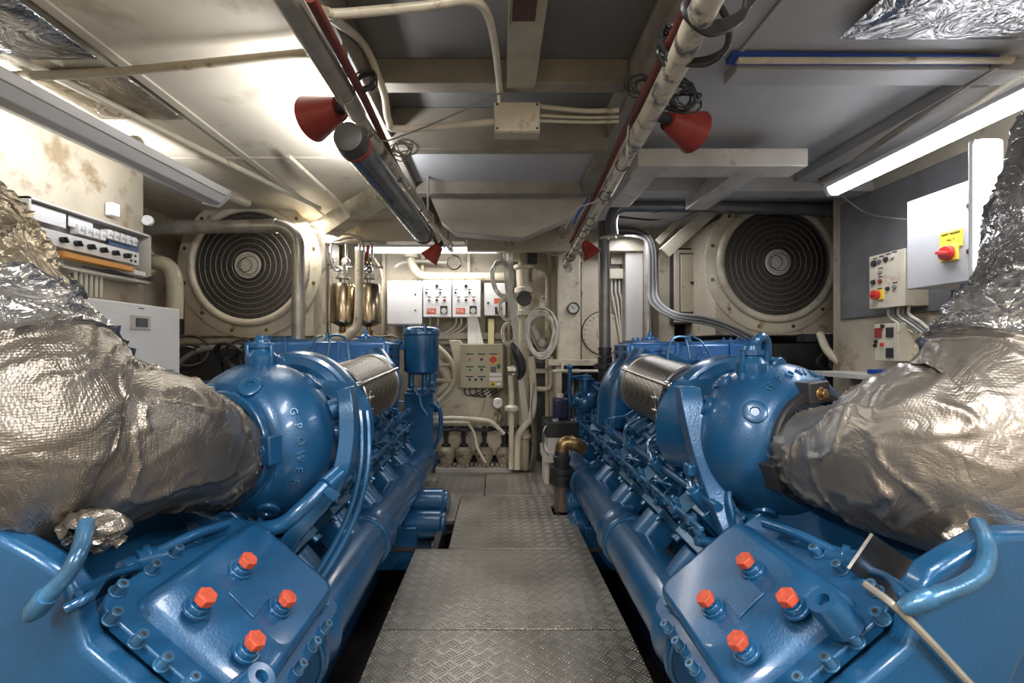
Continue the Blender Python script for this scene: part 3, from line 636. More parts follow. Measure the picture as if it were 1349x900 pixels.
# ------------------------------------------------ lagged exhaust pipes
FOIL = bpy.data.materials.new('foil'); FOIL.use_nodes = True
def foil(name, col, rough, weave, b1, var, dark):
    m = mat(name, col, rough, .82); nt = m.node_tree; N = nt.nodes; L = nt.links; b = N['Principled BSDF']
    tc = N.new('ShaderNodeTexCoord'); src = tc.outputs['Object']
    n = N.new('ShaderNodeTexNoise'); n.inputs['Scale'].default_value = 3.5; n.inputs['Detail'].default_value = 8; n.inputs['Distortion'].default_value = .6; L.new(src, n.inputs['Vector'])
    r = N.new('ShaderNodeValToRGB'); r.color_ramp.elements[0].position = .35; r.color_ramp.elements[1].position = .65
    r.color_ramp.elements[0].color = (*dark, 1); r.color_ramp.elements[1].color = (*col, 1); L.new(n.outputs['Fac'], r.inputs['Fac']); L.new(r.outputs['Color'], b.inputs['Base Color'])
    n2 = N.new('ShaderNodeTexNoise'); n2.inputs['Scale'].default_value = 7; n2.inputs['Detail'].default_value = 4; n2.inputs['Distortion'].default_value = 1.6; L.new(src, n2.inputs['Vector'])
    rid = math_n(nt, 'ABSOLUTE', math_n(nt, 'SUBTRACT', n2.outputs['Fac'], .5)); rid = math_n(nt, 'POWER', math_n(nt, 'MULTIPLY', rid, 3.0), .6)
    bp = N.new('ShaderNodeBump'); bp.inputs['Strength'].default_value = b1; bp.inputs['Distance'].default_value = .02; L.new(rid, bp.inputs['Height'])
    w = N.new('ShaderNodeTexVoronoi'); w.inputs['Scale'].default_value = 170; w.inputs['Randomness'].default_value = .3; L.new(src, w.inputs['Vector'])
    bp2 = N.new('ShaderNodeBump'); bp2.inputs['Strength'].default_value = weave; bp2.inputs['Distance'].default_value = .002
    L.new(w.outputs['Distance'], bp2.inputs['Height']); L.new(bp.outputs['Normal'], bp2.inputs['Normal']); L.new(bp2.outputs['Normal'], b.inputs['Normal'])
    return m
CLOTH = foil('lagging_cloth', (.27,.25,.225), .34, .5, .15, .3, (.17,.15,.13))
CLOTH2 = foil('lagging_cloth_bright', (.47,.44,.40), .36, .2, .15, .3, (.30,.27,.24))
SHINY = foil('shiny_foil', (.55,.55,.56), .15, 0, .5, .3, (.22,.22,.22))
GOLDF = foil('warm_foil', (.52,.46,.36), .28, .2, .6, .3, (.28,.24,.18))
def wrap(ctrl, xf, t0, t1, nl=150, na=150, amp=.03, seed=0, caps=True, lap=0, kf=1):
    """ctrl: list of (point, radius, squash) along the pipe; returns mesh M of the part between t0 and t1."""
    n = len(ctrl)-1
    def ev(t):
        f = min(max(t*n, 0), n-1e-6); i = int(f); u = f-i
        g = lambda k: ctrl[min(max(k, 0), n)]
        def cr(a, b, c, d): return .5*((2*b)+(c-a)*u+(2*a-5*b+4*c-d)*u*u+(3*b-3*c+d-a)*u**3)
        return cr(*[V(g(k)[0]) for k in (i-1,i,i+1,i+2)]), cr(*[g(k)[1] for k in (i-1,i,i+1,i+2)]), g(i)[2]*(1-u)+g(i+1)[2]*u
    vs = []; prev = None
    for i in range(nl+1):
        q = i/nl; t = t0+(t1-t0)*q; p, r, sq = ev(t); d = (ev(t+.004)[0]-ev(t-.004)[0]).normalized()
        if prev is None: u, w, _ = basis(d)
        else: u = (prev-d*prev.dot(d)).normalized(); w = d.cross(u)
        prev = u
        edge = min(q, 1-q)
        for k in range(na):
            a = 2*PI*k/na; rad = u*math.cos(a)+w*math.sin(a)
            b = p+rad*r
            s = V((b.x*1.0+seed, b.y, b.z))
            big = noise.noise(s*2.6)*1.2
            # long folds that run diagonally round the pipe
            st = V((a*1.2+t*7.0, t*9.0-a*1.6, seed))
            wq = noise.noise(st*.9)*.9
            fold = 1-abs(noise.noise(V((a*1.3+t*14+wq*1.2, t*7-a*.5+wq, seed*2))))*2.6
            fold = max(0, fold)**4
            f2 = 1-abs(noise.noise(b*9+V((seed,0,0))))*2.8; f2 = max(0, f2)**3
            f3 = noise.noise(b*16)
            dis = amp*(big*.85+fold*.42*kf+f2*.16*kf+f3*.05*kf)
            if lap and edge < .03: dis += lap*math.sin(edge/.03*PI/2)
            vs.append(b+rad*dis)
    m = M(xf); fs = []
    for i in range(nl):
        for k in range(na):
            l = (k+1) % na; fs.append((i*na+k, i*na+l, (i+1)*na+l, (i+1)*na+k))
    if caps:
        for row, i0 in ((0, 0), (nl, nl*na)):
            ce = sum((vs[i0+k] for k in range(na)), V((0,0,0)))/na; vs.append(ce); ci = len(vs)-1
            for k in range(na): fs.append((i0+k, i0+(k+1)%na, ci))
    return m.add(vs, fs)
idn = None
LC = [(P(300,604,1.74),.140,1),(P(280,602,1.63),.155,1),(P(250,598,1.51),.178,1),(P(200,585,1.38),.215,1),(P(120,580,1.28),.262,1),(P(40,560,1.2),.285,1),(P(-25,500,1.2),.275,1),(P(-70,430,1.22),.262,1),(P(-110,360,1.25),.25,1),(P(-170,280,1.3),.25,1),(P(-260,180,1.4),.25,1)]
w_l = thing('lagged_exhaust_pipe', 'exhaust pipe wrapped in wrinkled dull silver lagging, left engine', 'exhaust pipe', P(120,700,1.3), 'lagged exhaust pipes')
wrap(LC, None, 0.0, .55, seed=1.3, lap=.012).build('lagging', CLOTH, w_l, smooth=80)
wrap(LC, None, .535, .675, nl=70, kf=1.6, amp=.034, seed=4.1, lap=.01).build('foil_band', SHINY, w_l, smooth=80, label='shiny crumpled aluminium foil band')
wrap(LC, None, .665, 1.0, nl=90, kf=1.6, seed=7.7, amp=.032).build('upper_lagging', GOLDF, w_l, smooth=80)
RC = [(P(1066,600,1.72),.135,1),(P(1085,603,1.62),.152,1),(P(1125,606,1.50),.175,1),(P(1180,604,1.38),.225,1),(P(1245,600,1.28),.255,1),(P(1310,590,1.22),.27,1),(P(1380,530,1.2),.27,1),(P(1425,450,1.2),.255,1),(P(1450,370,1.22),.22,1),(P(1470,290,1.25),.225,1),(P(1500,150,1.3),.22,1)]
w_r = thing('lagged_exhaust_pipe', 'exhaust pipe wrapped in bright silver lagging, right engine', 'exhaust pipe', P(1250,720,1.3), 'lagged exhaust pipes')
wrap(RC, None, 0.0, .64, seed=11.3, lap=.012).build('lagging', CLOTH2, w_r, smooth=80)
wrap(RC, None, .63, .74, nl=60, kf=1.6, amp=.03, seed=14.1, lap=.012).build('foil_band', SHINY, w_r, smooth=80, label='shiny crumpled foil band')
wrap(RC, None, .735, 1.0, nl=90, kf=1.6, seed=17.7, amp=.032).build('upper_lagging', SHINY, w_r, smooth=80)
# puckered openings where the drain pipes leave the lagging
for w_, c_, mt_ in ((w_l, P(125,698,1.07), CLOTH), (w_r, P(1290,715,1.07), CLOTH2)):
    vs = []; fs = []; na, nl = 48, 14
    for i in range(nl+1):
        q = i/nl
        for k in range(na):
            a = 2*PI*k/na; r = .022+.034*math.sin(q*PI)*(1+.35*noise.noise(V((math.cos(a)*2, math.sin(a)*2, q*3))))
            p = c_+V((math.cos(a)*r*1.35, .05*(q-.5)*1.6+.02*noise.noise(V((a*3,q*4,1))), math.sin(a)*r*.8+.012*noise.noise(V((a*4,q*5,2)))))
            vs.append(p)
    for i in range(nl):
        for k in range(na): fs.append((i*na+k, i*na+(k+1)%na, (i+1)*na+(k+1)%na, (i+1)*na+k))
    M().add(vs, fs).build('gathered_opening', mt_, w_, smooth=80)
# flat foil sheets patched on the ceiling
def sheet(name, x0, x1, y0, y1, z, mt, label, amp=.02, seed=0, kind=None):
    vs = []; nx, ny = 50, 50
    for j in range(ny+1):
        for i in range(nx+1):
            x = x0+(x1-x0)*i/nx; y = y0+(y1-y0)*j/ny; e = min(i, nx-i, j, ny-j)/nx
            dz = amp*(noise.noise(V((x*4+seed, y*4, 0)))+.6*noise.noise(V((x*11, y*11, seed)))-.6)*min(1, e*12)
            vs.append(V((x, y, z+dz)))
    fs = [(j*(nx+1)+i, j*(nx+1)+i+1, (j+1)*(nx+1)+i+1, (j+1)*(nx+1)+i) for j in range(ny) for i in range(nx)]
    n0 = len(vs); vs += [v+V((0,0,.004)) for v in vs]; fs += [tuple(n0+k for k in f[::-1]) for f in fs]
    for i in range(nx):
        fs.append((i, i+1, n0+i+1, n0+i)); b = ny*(nx+1); fs.append((b+i, b+i+1, n0+b+i+1, n0+b+i))
    for j in range(ny):
        a = j*(nx+1); fs.append((a, a+nx+1, n0+a+nx+1, n0+a)); a += nx; fs.append((a, a+nx+1, n0+a+nx+1, n0+a))
    return M().add(vs, fs).build(name, mt, label=label, cat='foil sheet', smooth=80)
sheet('foil_patch', -2.38, -1.62, 1.15, 1.98, ZC-.03, SHINY, 'crumpled foil sheet on the ceiling in the top left corner', seed=2)
sheet('foil_patch', -2.05, -1.62, 2.08, 2.52, ZC-.02, GOLDF, 'torn crinkled foil patch on the ceiling beside the left wall lamp', seed=5)
sheet('foil_patch', 1.3, 2.55, 1.0, 1.85, ZC-.03, foil('foil_grey', (.5,.5,.52), .25, 0, .5, .3, (.38,.38,.39)), 'shiny foil sheet on the ceiling in the top right corner', seed=8)
bpy.data.materials.remove(FOIL)
RED2 = mat('red_conduit', (.13,.022,.015), .5, var=.3, vscale=10)
VALV = mat('stained_valve', (.40,.35,.26), .45, var=.4, vscale=14, stain=(.13,.10,.07), stscale=14, stamt=.5)
CABD = mat('cable_dark', (.055,.055,.053), .45, var=.3)
# ------------------------------------------------ overhead fixtures
def pipe(name, pts, r, mt, label, cat='pipe', group=None, n=16, sm=6, extra=None, bevel=0):
    m = M(); m.tube(pts, r, n, sm)
    if extra: extra(m)
    return m.build(name, mt, label=label, cat=cat, group=group, bevel=bevel)
# left overhead rail pipe
t = thing('overhead_pipe', 'dull grey pipe overhead left of centre ending in a ring', 'pipe', P(600,340,4.2))
a, b = P(378,-5,1.22), P(470,150,1.98); e = P(595,330,4.2)
M().tube([a+(a-b)*.6, b], .037, 20, 0).build('outer_sleeve', PIPEG, t)
each('pipe_hanger', STRG, t, [a.lerp(b, .75), P(520,225,2.45).lerp(e, .45), P(520,225,2.45).lerp(e, .9)], lambda m, c: (m.torus(c, e-a, .036, .005, 20, 6), m.bb(c.x-.006, c.x+.006, c.y-.015, c.y+.015, c.z+.03, ZC+.02)))
M().tube([b, P(520,225,2.45)], .027, 20, 0).build('painted_sleeve', PATCH, t)
M().tube([P(517,220,2.42), e], .021, 16, 0).build('inner_tube', STEEL, t)
each('pipe_clamp', STEEL, t, [P(517,220,2.42).lerp(e, q) for q in (.15,.5,.85)], lambda m, c: m.cyl(c, c+(e-c).normalized()*.05, .026, n=16))
m = M(); m.torus(P(598,346,4.2), (0,1,.3), .06, .007, 28, 8); m.build('end_ring', CHROME, t)
# pipes that run along it
pipe('thin_conduit', [P(395,-5,1.22), P(470,140,1.9), P(560,275,3.2)], .008, CREAM2, 'thin cream conduit running close along the left overhead pipe', 'conduit', sm=0)
pipe('red_conduit', [P(408,-5,1.20), P(480,130,1.85), P(520,215,2.5), P(575,320,3.9)], .015, RED2, 'dark red conduit along the left overhead pipe', 'conduit', sm=0)
pipe('curved_conduit', [P(425,15,1.5), P(480,60,1.95), P(505,120,2.1), P(512,158,2.2), P(530,170,2.25), P(660,160,2.25)], .016, CREAM2, 'cream conduit curving away from left overhead pipe to junction box', 'conduit')
pipe('curved_conduit', [P(430,16,1.42), P(450,18,1.45), P(560,8,1.5), P(615,0,1.52), P(640,15,1.6), P(652,60,1.85), P(659,125,2.2), P(660,145,2.25)], .014, CREAM2, 'cream conduit bending down into the top of the junction box', 'conduit')
for k, (y0, y1, lb) in enumerate(((140,146,'upper'),(152,155,'middle'),(159,161,'lower'))):
    pipe('straight_conduit', [P(708,y0,2.25), P(770,y1,2.25), P(815,y1-1,2.25)], .011 if k == 0 else .007, CREAM2, '%s cream conduit running right from the junction box' % lb, 'conduit')
t = thing('junction_box', 'beige square junction box under the middle of ceiling', 'junction box', P(680,178,2.25))
m = M(); c0, c1 = P(651,143,2.22), P(711,177,2.22); m.bb(c0.x, c1.x, 2.20, 2.28, c1.z, c0.z+.02); m.build('box_body', CREAM, t, bevel=.004)
m = M(); m.bb(c0.x+.003, c1.x-.003, 2.192, 2.2, c1.z+.003, c0.z+.015); m.build('box_lid', CREAM2, t, bevel=.002)
each('lid_screw', DARK, t, [(x,z) for x in (c0.x+.014, c1.x-.014) for z in (c1.z+.014, c0.z+.004)], lambda m, p: m.cyl((p[0],2.193,p[1]), (p[0],2.187,p[1]), .005, n=10))
pipe('slack_cable', [P(480,150,2.0), P(500,185,2.15), P(540,175,2.2), P(600,150,2.2), P(655,124,2.15), P(680,130,2.2)], .004, GREYC, 'thin grey cable slung between left overhead pipe and junction box', 'cable')
def bundle(name, c, mt, label, n=6, R=.06, r=.004, ax=(0,1,0), seed=1, st=(1,1,1)):
    rnd = random.Random(seed); m = M()
    for k in range(n):
        o = V((rnd.uniform(-1,1)*R*.35, rnd.uniform(-1,1)*R*.3, rnd.uniform(-1,1)*R*.35)); u, w, _ = basis(V(ax)+V((rnd.uniform(-.4,.4), rnd.uniform(-.4,.4), rnd.uniform(-.4,.4))))
        R1, R2 = R*rnd.uniform(.7,1.1), R*rnd.uniform(.5,.9); pts = []
        for i in range(28):
            q = 2*PI*i/27*1.0; p = V(c)+o+(u*math.cos(q)*R1+w*math.sin(q)*R2)+V((rnd.uniform(-1,1), rnd.uniform(-1,1), rnd.uniform(-1,1)))*R*.04
            pts.append(V((c[0]+(p.x-c[0])*st[0], c[1]+(p.y-c[1])*st[1], c[2]+(p.z-c[2])*st[2])))
        m.tube(pts, r, 6, 3)
    return m.build(name, mt, label=label, cat='cable')
bundle('cable_bundle', P(485,105,1.75), BLACK, 'black cable loops tied to left overhead pipe above the red horn', R=.045, n=5, seed=3)
bundle('cable_bundle', P(532,195,2.3), GREYC, 'grey tangle of thin cables where left pipe passes the dark lamp', R=.055, n=7, seed=5, r=.003)
bundle('cable_bundle', P(880,60,1.42), BLACK, 'black coil hanging left of the patchy right overhead pipe', R=.055, n=7, seed=7, r=.005, st=(.6,1,1.2))
bundle('cable_bundle', P(900,128,1.75), BLACK, 'black knotted loops above the large right red horn', R=.055, n=8, seed=9, r=.004)
bundle('cable_bundle', P(845,115,1.9), BLACK, 'small black tangle left of the patchy overhead pipe', R=.05, n=5, seed=11, r=.003)
m = M()
for k in range(4):
    o = .012*k
    m.tube([P(1010-8*k,-20,1.25), P(975,18+3*k,1.25), P(935,32+4*k,1.22), P(905,22,1.2), P(902,4,1.2), P(925,-12,1.2), P(955,20,1.25), P(958,60,1.3), P(930,78+2*k,1.35), P(885,80,1.4), P(878,70,1.4)], .0085, 8)
m.build('cable_loop', BLACK, label='thick black hose loops hung around top of right overhead pipe', cat='cable')
# right overhead pipe, paint peeling
t = thing('overhead_pipe', 'patchy white overhead pipe right of centre with peeling paint', 'pipe', P(745,350,3.9))
A0 = P(942,-20,1.1); M().tube([A0+(A0-P(893,82,1.42))*1.2, P(893,82,1.42), P(835,190,2.1)], .036, 22, 0).build('wide_pipe', PATCH, t)
each('pipe_hanger', STRG, t, [P(840,181,2.05), P(790,272,2.95), P(752,338,3.7)], lambda m, c: (m.torus(c, P(745,350,3.9)-A0, .036, .005, 20, 6), m.bb(c.x-.006, c.x+.006, c.y-.015, c.y+.015, c.z+.03, ZC+.02)))
M().tube([P(838,184,2.06), P(800,255,2.75)], .030, 20, 0).build('middle_pipe', PATCH, t)
M().tube([P(801,253,2.74), P(745,350,3.9)], .024, 16, 0).build('narrow_pipe', PATCH, t)
A_, B_ = P(838,184,2.06), P(745,350,3.9)
each('cable_tie', BLACK, t, (.12,.3,.5,.62,.75,.88), lambda m, q: m.torus(A_.lerp(B_, q), B_-A_, .0275, .003, 20, 6))
pipe('red_conduit', [P(916,-10,1.18), P(872,80,1.5), P(820,180,2.2), P(790,245,2.8), P(752,318,3.6)], .016, RED2, 'dark red conduit running along the patchy right overhead pipe', 'conduit', sm=0)
pipe('thin_conduit', [P(932,-10,1.16), P(880,85,1.5), P(822,190,2.2), P(800,235,2.6)], .006, CREAM2, 'thin cream conduit between red conduit and right overhead pipe', 'conduit', sm=0)
pipe('slack_cable', [P(860,110,1.7), P(830,160,2.0), P(826,200,2.1), P(822,215,2.2), P(790,262,2.7), P(760,275,3), P(745,300,3.2)], .004, GREYL, 'thin pale cable hanging beside the right overhead pipe', 'cable')
pipe('blue_wire', [P(775,262,2.9), P(768,272,2.95), P(760,284,3.0), P(756,294,3.1)], .008, BLUEB, 'short blue wire sleeve beside the right overhead pipe', 'cable')
m = M()
for k in range(6): m.torus(P(746+k*.6, 338+k*3.2, 3.95), (.1,1,.5), .032-.001*k, .008, 20, 6)
m.build('cable_coil', GREYL, label='white coiled cord at the far end of right overhead pipe', cat='cable')
# red horns
def horn(c, ax, L_, r0, r1, label):
    c = V(c); a = V(ax).normalized()
    t = thing('red_horn', label, 'horn', c, 'red cone shaped horns')
    m = M(); m.lathe(c, a, [(0,r0),(L_,r1),(L_,r1*.93),(.012,r0*.8)], 40, cap=False); m.cyl(c+a*.004, c+a*.008, r0*.9, n=24); m.build('horn_cone', RED, t)
    m = M(); m.cyl(c-a*.05, c+a*.01, r0*.55, n=16); m.bolt(c-a*.05, -a, r0*.5, .02); m.build('horn_fitting', DARK, t)
horn(P(448,143,1.95), P(408,158,2.02)-P(448,143,1.95), .155, .045, .090, 'large red horn pointing left, left overhead pipe')
horn(P(880,158,1.95), P(918,176,2.02)-P(880,158,1.95), .150, .040, .085, 'large red horn pointing right, right overhead pipe')
horn(P(579,324,3.9), P(566,340,3.9)-P(579,324,3.9), .14, .035, .08, 'small far red horn at end of left overhead pipe')
horn(P(769,320,3.7), P(780,336,3.7)-P(769,320,3.7), .12, .035, .075, 'small far red horn at end of right overhead pipe')
# dark lamp tube on the left pipe
t = thing('dark_lamp', 'old unlit lamp tube with dark glass hanging under left overhead pipe', 'lamp', P(555,325,3.4))
a, b = P(463,186,1.85), P(558,310,3.15); ax = (b-a).normalized()
M().cyl(a, b, .058, n=28).build('lamp_tube', mat('smoked_glass', (.09,.10,.12), .15, var=.5, vscale=7, spec=.8), t)
M().lathe(a-ax*.02, ax, [(-.03,.03),(-.02,.055),(.03,.062),(.05,.062)], 28).build('end_cap', CABD, t)
M().lathe(a-ax*.02, ax, [(.045,.058),(.045,.064),(.065,.064),(.065,.058)], 28).build('end_ring', RED, t)
M().lathe(b, ax, [(-.03,.061),(.0,.061),(.02,.04)], 28).build('end_cap', DARK, t)
each('lamp_strap', BLACK, t, (.1,.45,.82), lambda m, q: (m.torus(a.lerp(b, q), ax, .052, .004, 28, 6), m.cyl(a.lerp(b,q)+V((0,0,.05)), a.lerp(b,q)+V((.04,0,.09)), .006, n=8)))
# wall lamps ----------------------------------------------------------
def batten(name, a, b, w, h, label, up, glow, body=WHITE, cap=PLAST, diff=None):
    a, b = V(a), V(b); ax = (b-a).normalized(); up = V(up).normalized(); sd = ax.cross(up).normalized(); L_ = (b-a).length
    t = thing(name, label, 'lamp', a.lerp(b, .5)-up*h)
    pr = [(-w/2,0),(w/2,0),(w/2,h*.35),(-w/2,h*.35)]
    M().prism(pr, a, sd, up, ax*L_).build('lamp_housing', body, t, bevel=.004)
    pr = [(-w*.46,0),(-w*.40,-h*.45),(-w*.2,-h*.62),(w*.2,-h*.62),(w*.40,-h*.45),(w*.46,0)]
    M().prism(pr, a+ax*.02, sd, up, ax*(L_-.04)).build('diffuser', glow, t, bevel=.004)
    each('end_cap', cap, t, (a-ax*.01, b-ax*.02), lambda m, p: m.prism([(-w*.5,h*.37),(-w*.5,-h*.1),(-w*.25,-h*.68),(w*.25,-h*.68),(w*.5,-h*.1),(w*.5,h*.37)], p, sd, up, ax*.03), bevel=.003)
    return t
batten('wall_lamp', (-1.86,1.62,2.235), (-1.77,3.05,2.225), .19, .12, 'long grey lamp batten hanging by the left wall', (.25,0,1), mat('grey_diffuser', (.62,.63,.68), .3, spec=.6))
batten('wall_lamp', (2.06,1.70,2.245), (2.02,2.92,2.215), .10, .07, 'bright glowing lamp batten by the right wall', (0,0,1), LAMP)
batten('wall_lamp', (-1.52,5.2,2.33), (.02,5.2,2.33), .10, .08, 'glowing lamp batten on the far wall above the control boxes', (0,0,1), LAMP2)
t = thing('upright_lamp', 'upright glowing white lamp beside the large grey cabinet', 'lamp', P(1310,350,2.0))
c0, c1 = P(1291,178,1.95), P(1325,178,1.95)
m = M(); m.bb(c0.x, c1.x, 1.95, 1.99, 1.56, 2.10); m.build('lamp_diffuser', emis('upright_glow', (.97,.97,1), 1.4), t, bevel=.018, seg=4)
m = M(); m.bb(c0.x+.02, c1.x+.004, 1.99, 2.02, 1.55, 2.11); m.build('lamp_base', WHITE, t, bevel=.004)
m = M(); m.bb(c1.x-.03, 2.6, 2.0, 2.03, 1.75, 1.80); m.build('lamp_arm', GREYP, t)
# added, unseen lamps behind and above the photographer, lighting the near half
for x in (-1.2, 1.25):
    batten('unseen_fill_lamp', (x,-1.5,2.38), (x,-.2,2.38), .14, .08, 'added unseen fill batten behind the camera %s' % ('on the left' if x < 0 else 'on the right'), (0,0,1), LAMP)
# pipes along the left lamp
def wavy(a, b, n=6, k=.008): return [V(a).lerp(V(b), i/n)+V((random.uniform(-k,k), 0, random.uniform(-k,k))) for i in range(n+1)]
pipe('lagged_pipe', wavy((-2.03,1.5,2.33), (-1.80,3.5,2.30)), .038, CREAM2, 'cream lagged pipe just above the grey lamp batten', extra=lambda m: [m.torus((-1.97,2.02,2.325),(0,1,0),.045,.006,16,6), m.torus((-1.90,2.55,2.32),(0,1,0),.041,.012,20,8)])
pipe('slim_pipe', wavy((-1.94,1.9,2.42), (-1.42,3.9,2.38), k=.002), .018, CREAM2, 'slim cream pipe under the ceiling beside the crinkled foil patch')
pipe('slim_pipe', [P(0,101,1.98), P(150,95,2.0), P(405,70,1.9)], .018, PIPE, 'brownish cream pipe crossing under the ceiling at top left', sm=4)
pipe('thin_conduit', [P(380,205,2.9), P(440,260,3.4), P(475,300,4.4)], .012, CREAM2, 'cream conduit crossing the ceiling behind the dark lamp', 'conduit', sm=0)
m = M(); m.prism([(0,0),(.30,.0),(.30,.12),(.06,.12)], P(410,302,4.35), (1,0,0), (0,0,1), (0,.3,0))
pl = [P(408,295,4.3), P(490,243,3.6), P(495,262,3.6), P(430,308,4.3)]
m = M(); m.add(pl+[p+V((.06,.15,0)) for p in pl], [(0,1,2,3),(7,6,5,4),(0,1,5,4),(1,2,6,5),(2,3,7,6),(3,0,4,7)])
m.build('knee_bracket', mat('stained_steel', (.30,.27,.20), .4, .3, var=.5, vscale=7), label='stained sloping steel knee plate above the brass filters', cat='bracket', bevel=.004)
pipe('bent_conduit', [P(404,300,4.45), P(430,308,4.45), P(462,309,4.45), P(478,320,4.6), P(492,324,4.8)], .012, CREAM2, 'cream conduit stepping down over the beam above the filters', 'conduit')
m = M(); m.bb(.78, 1.72, 2.68, 2.86, 2.26, 2.36); m.bb(.83, .98, 2.86, 3.6, 2.30, 2.38); m.bb(1.40, 1.56, 2.86, 3.6, 2.28, 2.38)
m.build('white_beam', mat('beam_paint', (.50,.48,.44), .4, var=.2, vscale=5, stain=(.3,.25,.2), stscale=8, stamt=.42), label='white painted box beam across the right ceiling', cat='beam', bevel=.006)
m = M(); a, b = P(965,71,1.96), P(1318,74,1.96); m.prism([(0,0),(0,.022),(b.x-a.x,.006),(b.x-a.x,0)], a-V((0,0,.01)), (1,0,0), (0,0,1), (0,.06,0)); m.build('blue_strip', BLUEB, label='narrow dark blue strip under right ceiling', cat='strip')
pipe('slim_pipe', [(.98,1.98,2.43),(2.1,1.98,2.43)], .016, CREAM2, 'cream pipe right behind the blue strip', sm=0)
pipe('slim_pipe', [P(1315,84,2.0), P(1200,160,2.45), P(1110,222,3.1), P(1040,262,3.8)], .020, PIPEG, 'grey pipe following the right ceiling edge above the glowing lamp', sm=3)
pipe('slim_pipe', [P(1349,95,2.05), P(1235,172,2.55), P(1145,222,3.1)], .016, CREAM2, 'cream pipe between the ceiling edge and the glowing right lamp', sm=0)
bundle('cable_bundle', P(1045,248,3.5), BLACK, 'black cable knot where pipes meet by far end of glowing right lamp', R=.07, n=6, seed=21, r=.006)
pipe('slack_cable', [P(1040,235,3.4), P(1090,245,3.3), P(1140,280,3.3), P(1200,290,2.8)], .004, GREYC, 'thin cable sagging from cable knot to large grey cabinet', 'cable')
pipe('slack_cable', [P(1000,215,3.0), P(945,260,3.6), P(900,286,4.0), P(860,290,4.2), P(810,285,4.3)], .009, BLACK, 'black cable dropping behind the dark horizontal pipe', 'cable')
# ------------------------------------------------ fans
def fan(cx, cy, w, r, Y, x0, x1, z0, z1, label, hub_dx=0):
    c = P(cx, cy, Y); t = thing('ventilation_fan', label, 'fan', (c.x, Y+.2, z0), 'large ventilation fans')
    m = M(); m.bb(x0, x1, Y+.06, Y+.75, z0, z1); m.build('fan_casing', CREAM, t, bevel=.008)
    R = r*Y/F
    m = M(); m.lathe((c.x,Y+.06,c.z), (0,-1,0), [(0,R*1.30),(.012,R*1.30),(.02,R*1.27),(.02,R*1.04),(.0,R*1.03)], 72, cap=False); ff = m.build('mounting_ring', CREAM2, t)
    each('ring_bolt', BRONZE, ff, [2*PI*(k+.5)/12 for k in range(12)], lambda m, q: m.bolt((c.x+R*1.2*math.cos(q), Y+.042, c.z+R*1.2*math.sin(q)), (0,-1,0), .012, .014))
    m = M(); m.torus((c.x,Y+.03,c.z), (0,1,0), R*1.03, .034, 72, 14); m.build('inlet_lip', CREAM2, t)
    m = M(); m.lathe((c.x,Y+.02,c.z), (0,1,0), [(0,R),(.03,R),(.03,.001)], 72, cap=False); m.build('mesh_guard', FANMESH, t)
    m = M()
    for k in range(1, 9): m.torus((c.x+.01,Y+.014,c.z), (0,1,0), R*(.1+k*.098), .0022, 64, 5)
    m.build('guard_wire', GREYC, t)
    m = M(); h = V((c.x+hub_dx,Y+.016,c.z)); m.cyl(h, h+V((0,.006,0)), R*.235, n=40); hb = m.build('hub_disc', HUBMESH, t)
    m = M(); m.torus(h+V((-.02,-.004,.0)), (0,1,0), R*.12, .003, 32, 5); m.torus(h+V((.015,-.004,0)), (0,1,0), R*.16, .003, 32, 5); m.build('hub_ring', DARK, hb)
fan(325, 349, 0, 74, 4.2, -2.74, -1.60, 1.36, 2.30, 'left round ventilation fan with circular wire mesh guard')
fan(1026, 345, 0, 73, 4.2, 1.92, 3.02, 1.37, 2.38, 'right round ventilation fan behind dark horizontal pipe')
# big elbow pipe in front of the left fan
def bigpipe(name, pts, r, mt, label, collars=()):
    t = thing(name, label, 'pipe', pts[-1]); M().tube(pts, r, 24, 8).build('pipe_run', mt, t)
    for a, b in collars:
        M().cyl(a, b, r*1.12, n=24).build('pipe_collar', mt, t)
bigpipe('elbow_pipe', [P(150,302,3.9), P(250,300,3.9), P(340,298,3.9), P(372,299,3.9), P(389,312,3.9), P(393,340,3.9), P(393,400,3.9), P(393,455,3.9)], .052, PIPEG, 'grey elbow pipe crossing above the left fan and turning down', [(P(350,298,3.9), P(364,298,3.9)), (P(393,408,3.9), P(393,400,3.9))])
bigpipe('horizontal_pipe', [P(806,310,4.0), P(806,288,4.0), P(816,274,4.0), P(850,272,4.0), P(1000,274,4.0), P(1240,280,4.0)], .050, mat('dark_pipe', (.20,.20,.21), .3, .5, var=.3), 'dark horizontal pipe across the top of the right fan', [(P(862,272,4.0), P(870,272,4.0))])
t = thing('vertical_pipe', 'dark upright pipe in front of the white columns', 'pipe', P(796,520,4.1))
M().tube([P(795,292,4.1), P(797,470,4.1)], .048, 24, 0).build('pipe_run', mat('grey_pipe', (.16,.155,.15), .3, .4, var=.3), t)
M().lathe(P(797,500,4.1), (0,0,1), [(0,.05),(.02,.056),(.08,.056),(.09,.088),(.13,.088),(.14,.06),(.19,.06),(.20,.052),(.25,.052),(.25,.058),(.27,.058)], 28).build('pipe_flange', BLACK, t)
M().tube([P(797,500,4.1), P(796,560,4.1)], .036, 20, 0).build('lower_pipe', BRONZE, t)
M().torus(P(801,314,4.08), (0,0,1), .062, .012, 24, 8).build('hose_clip', CREAM2, t)
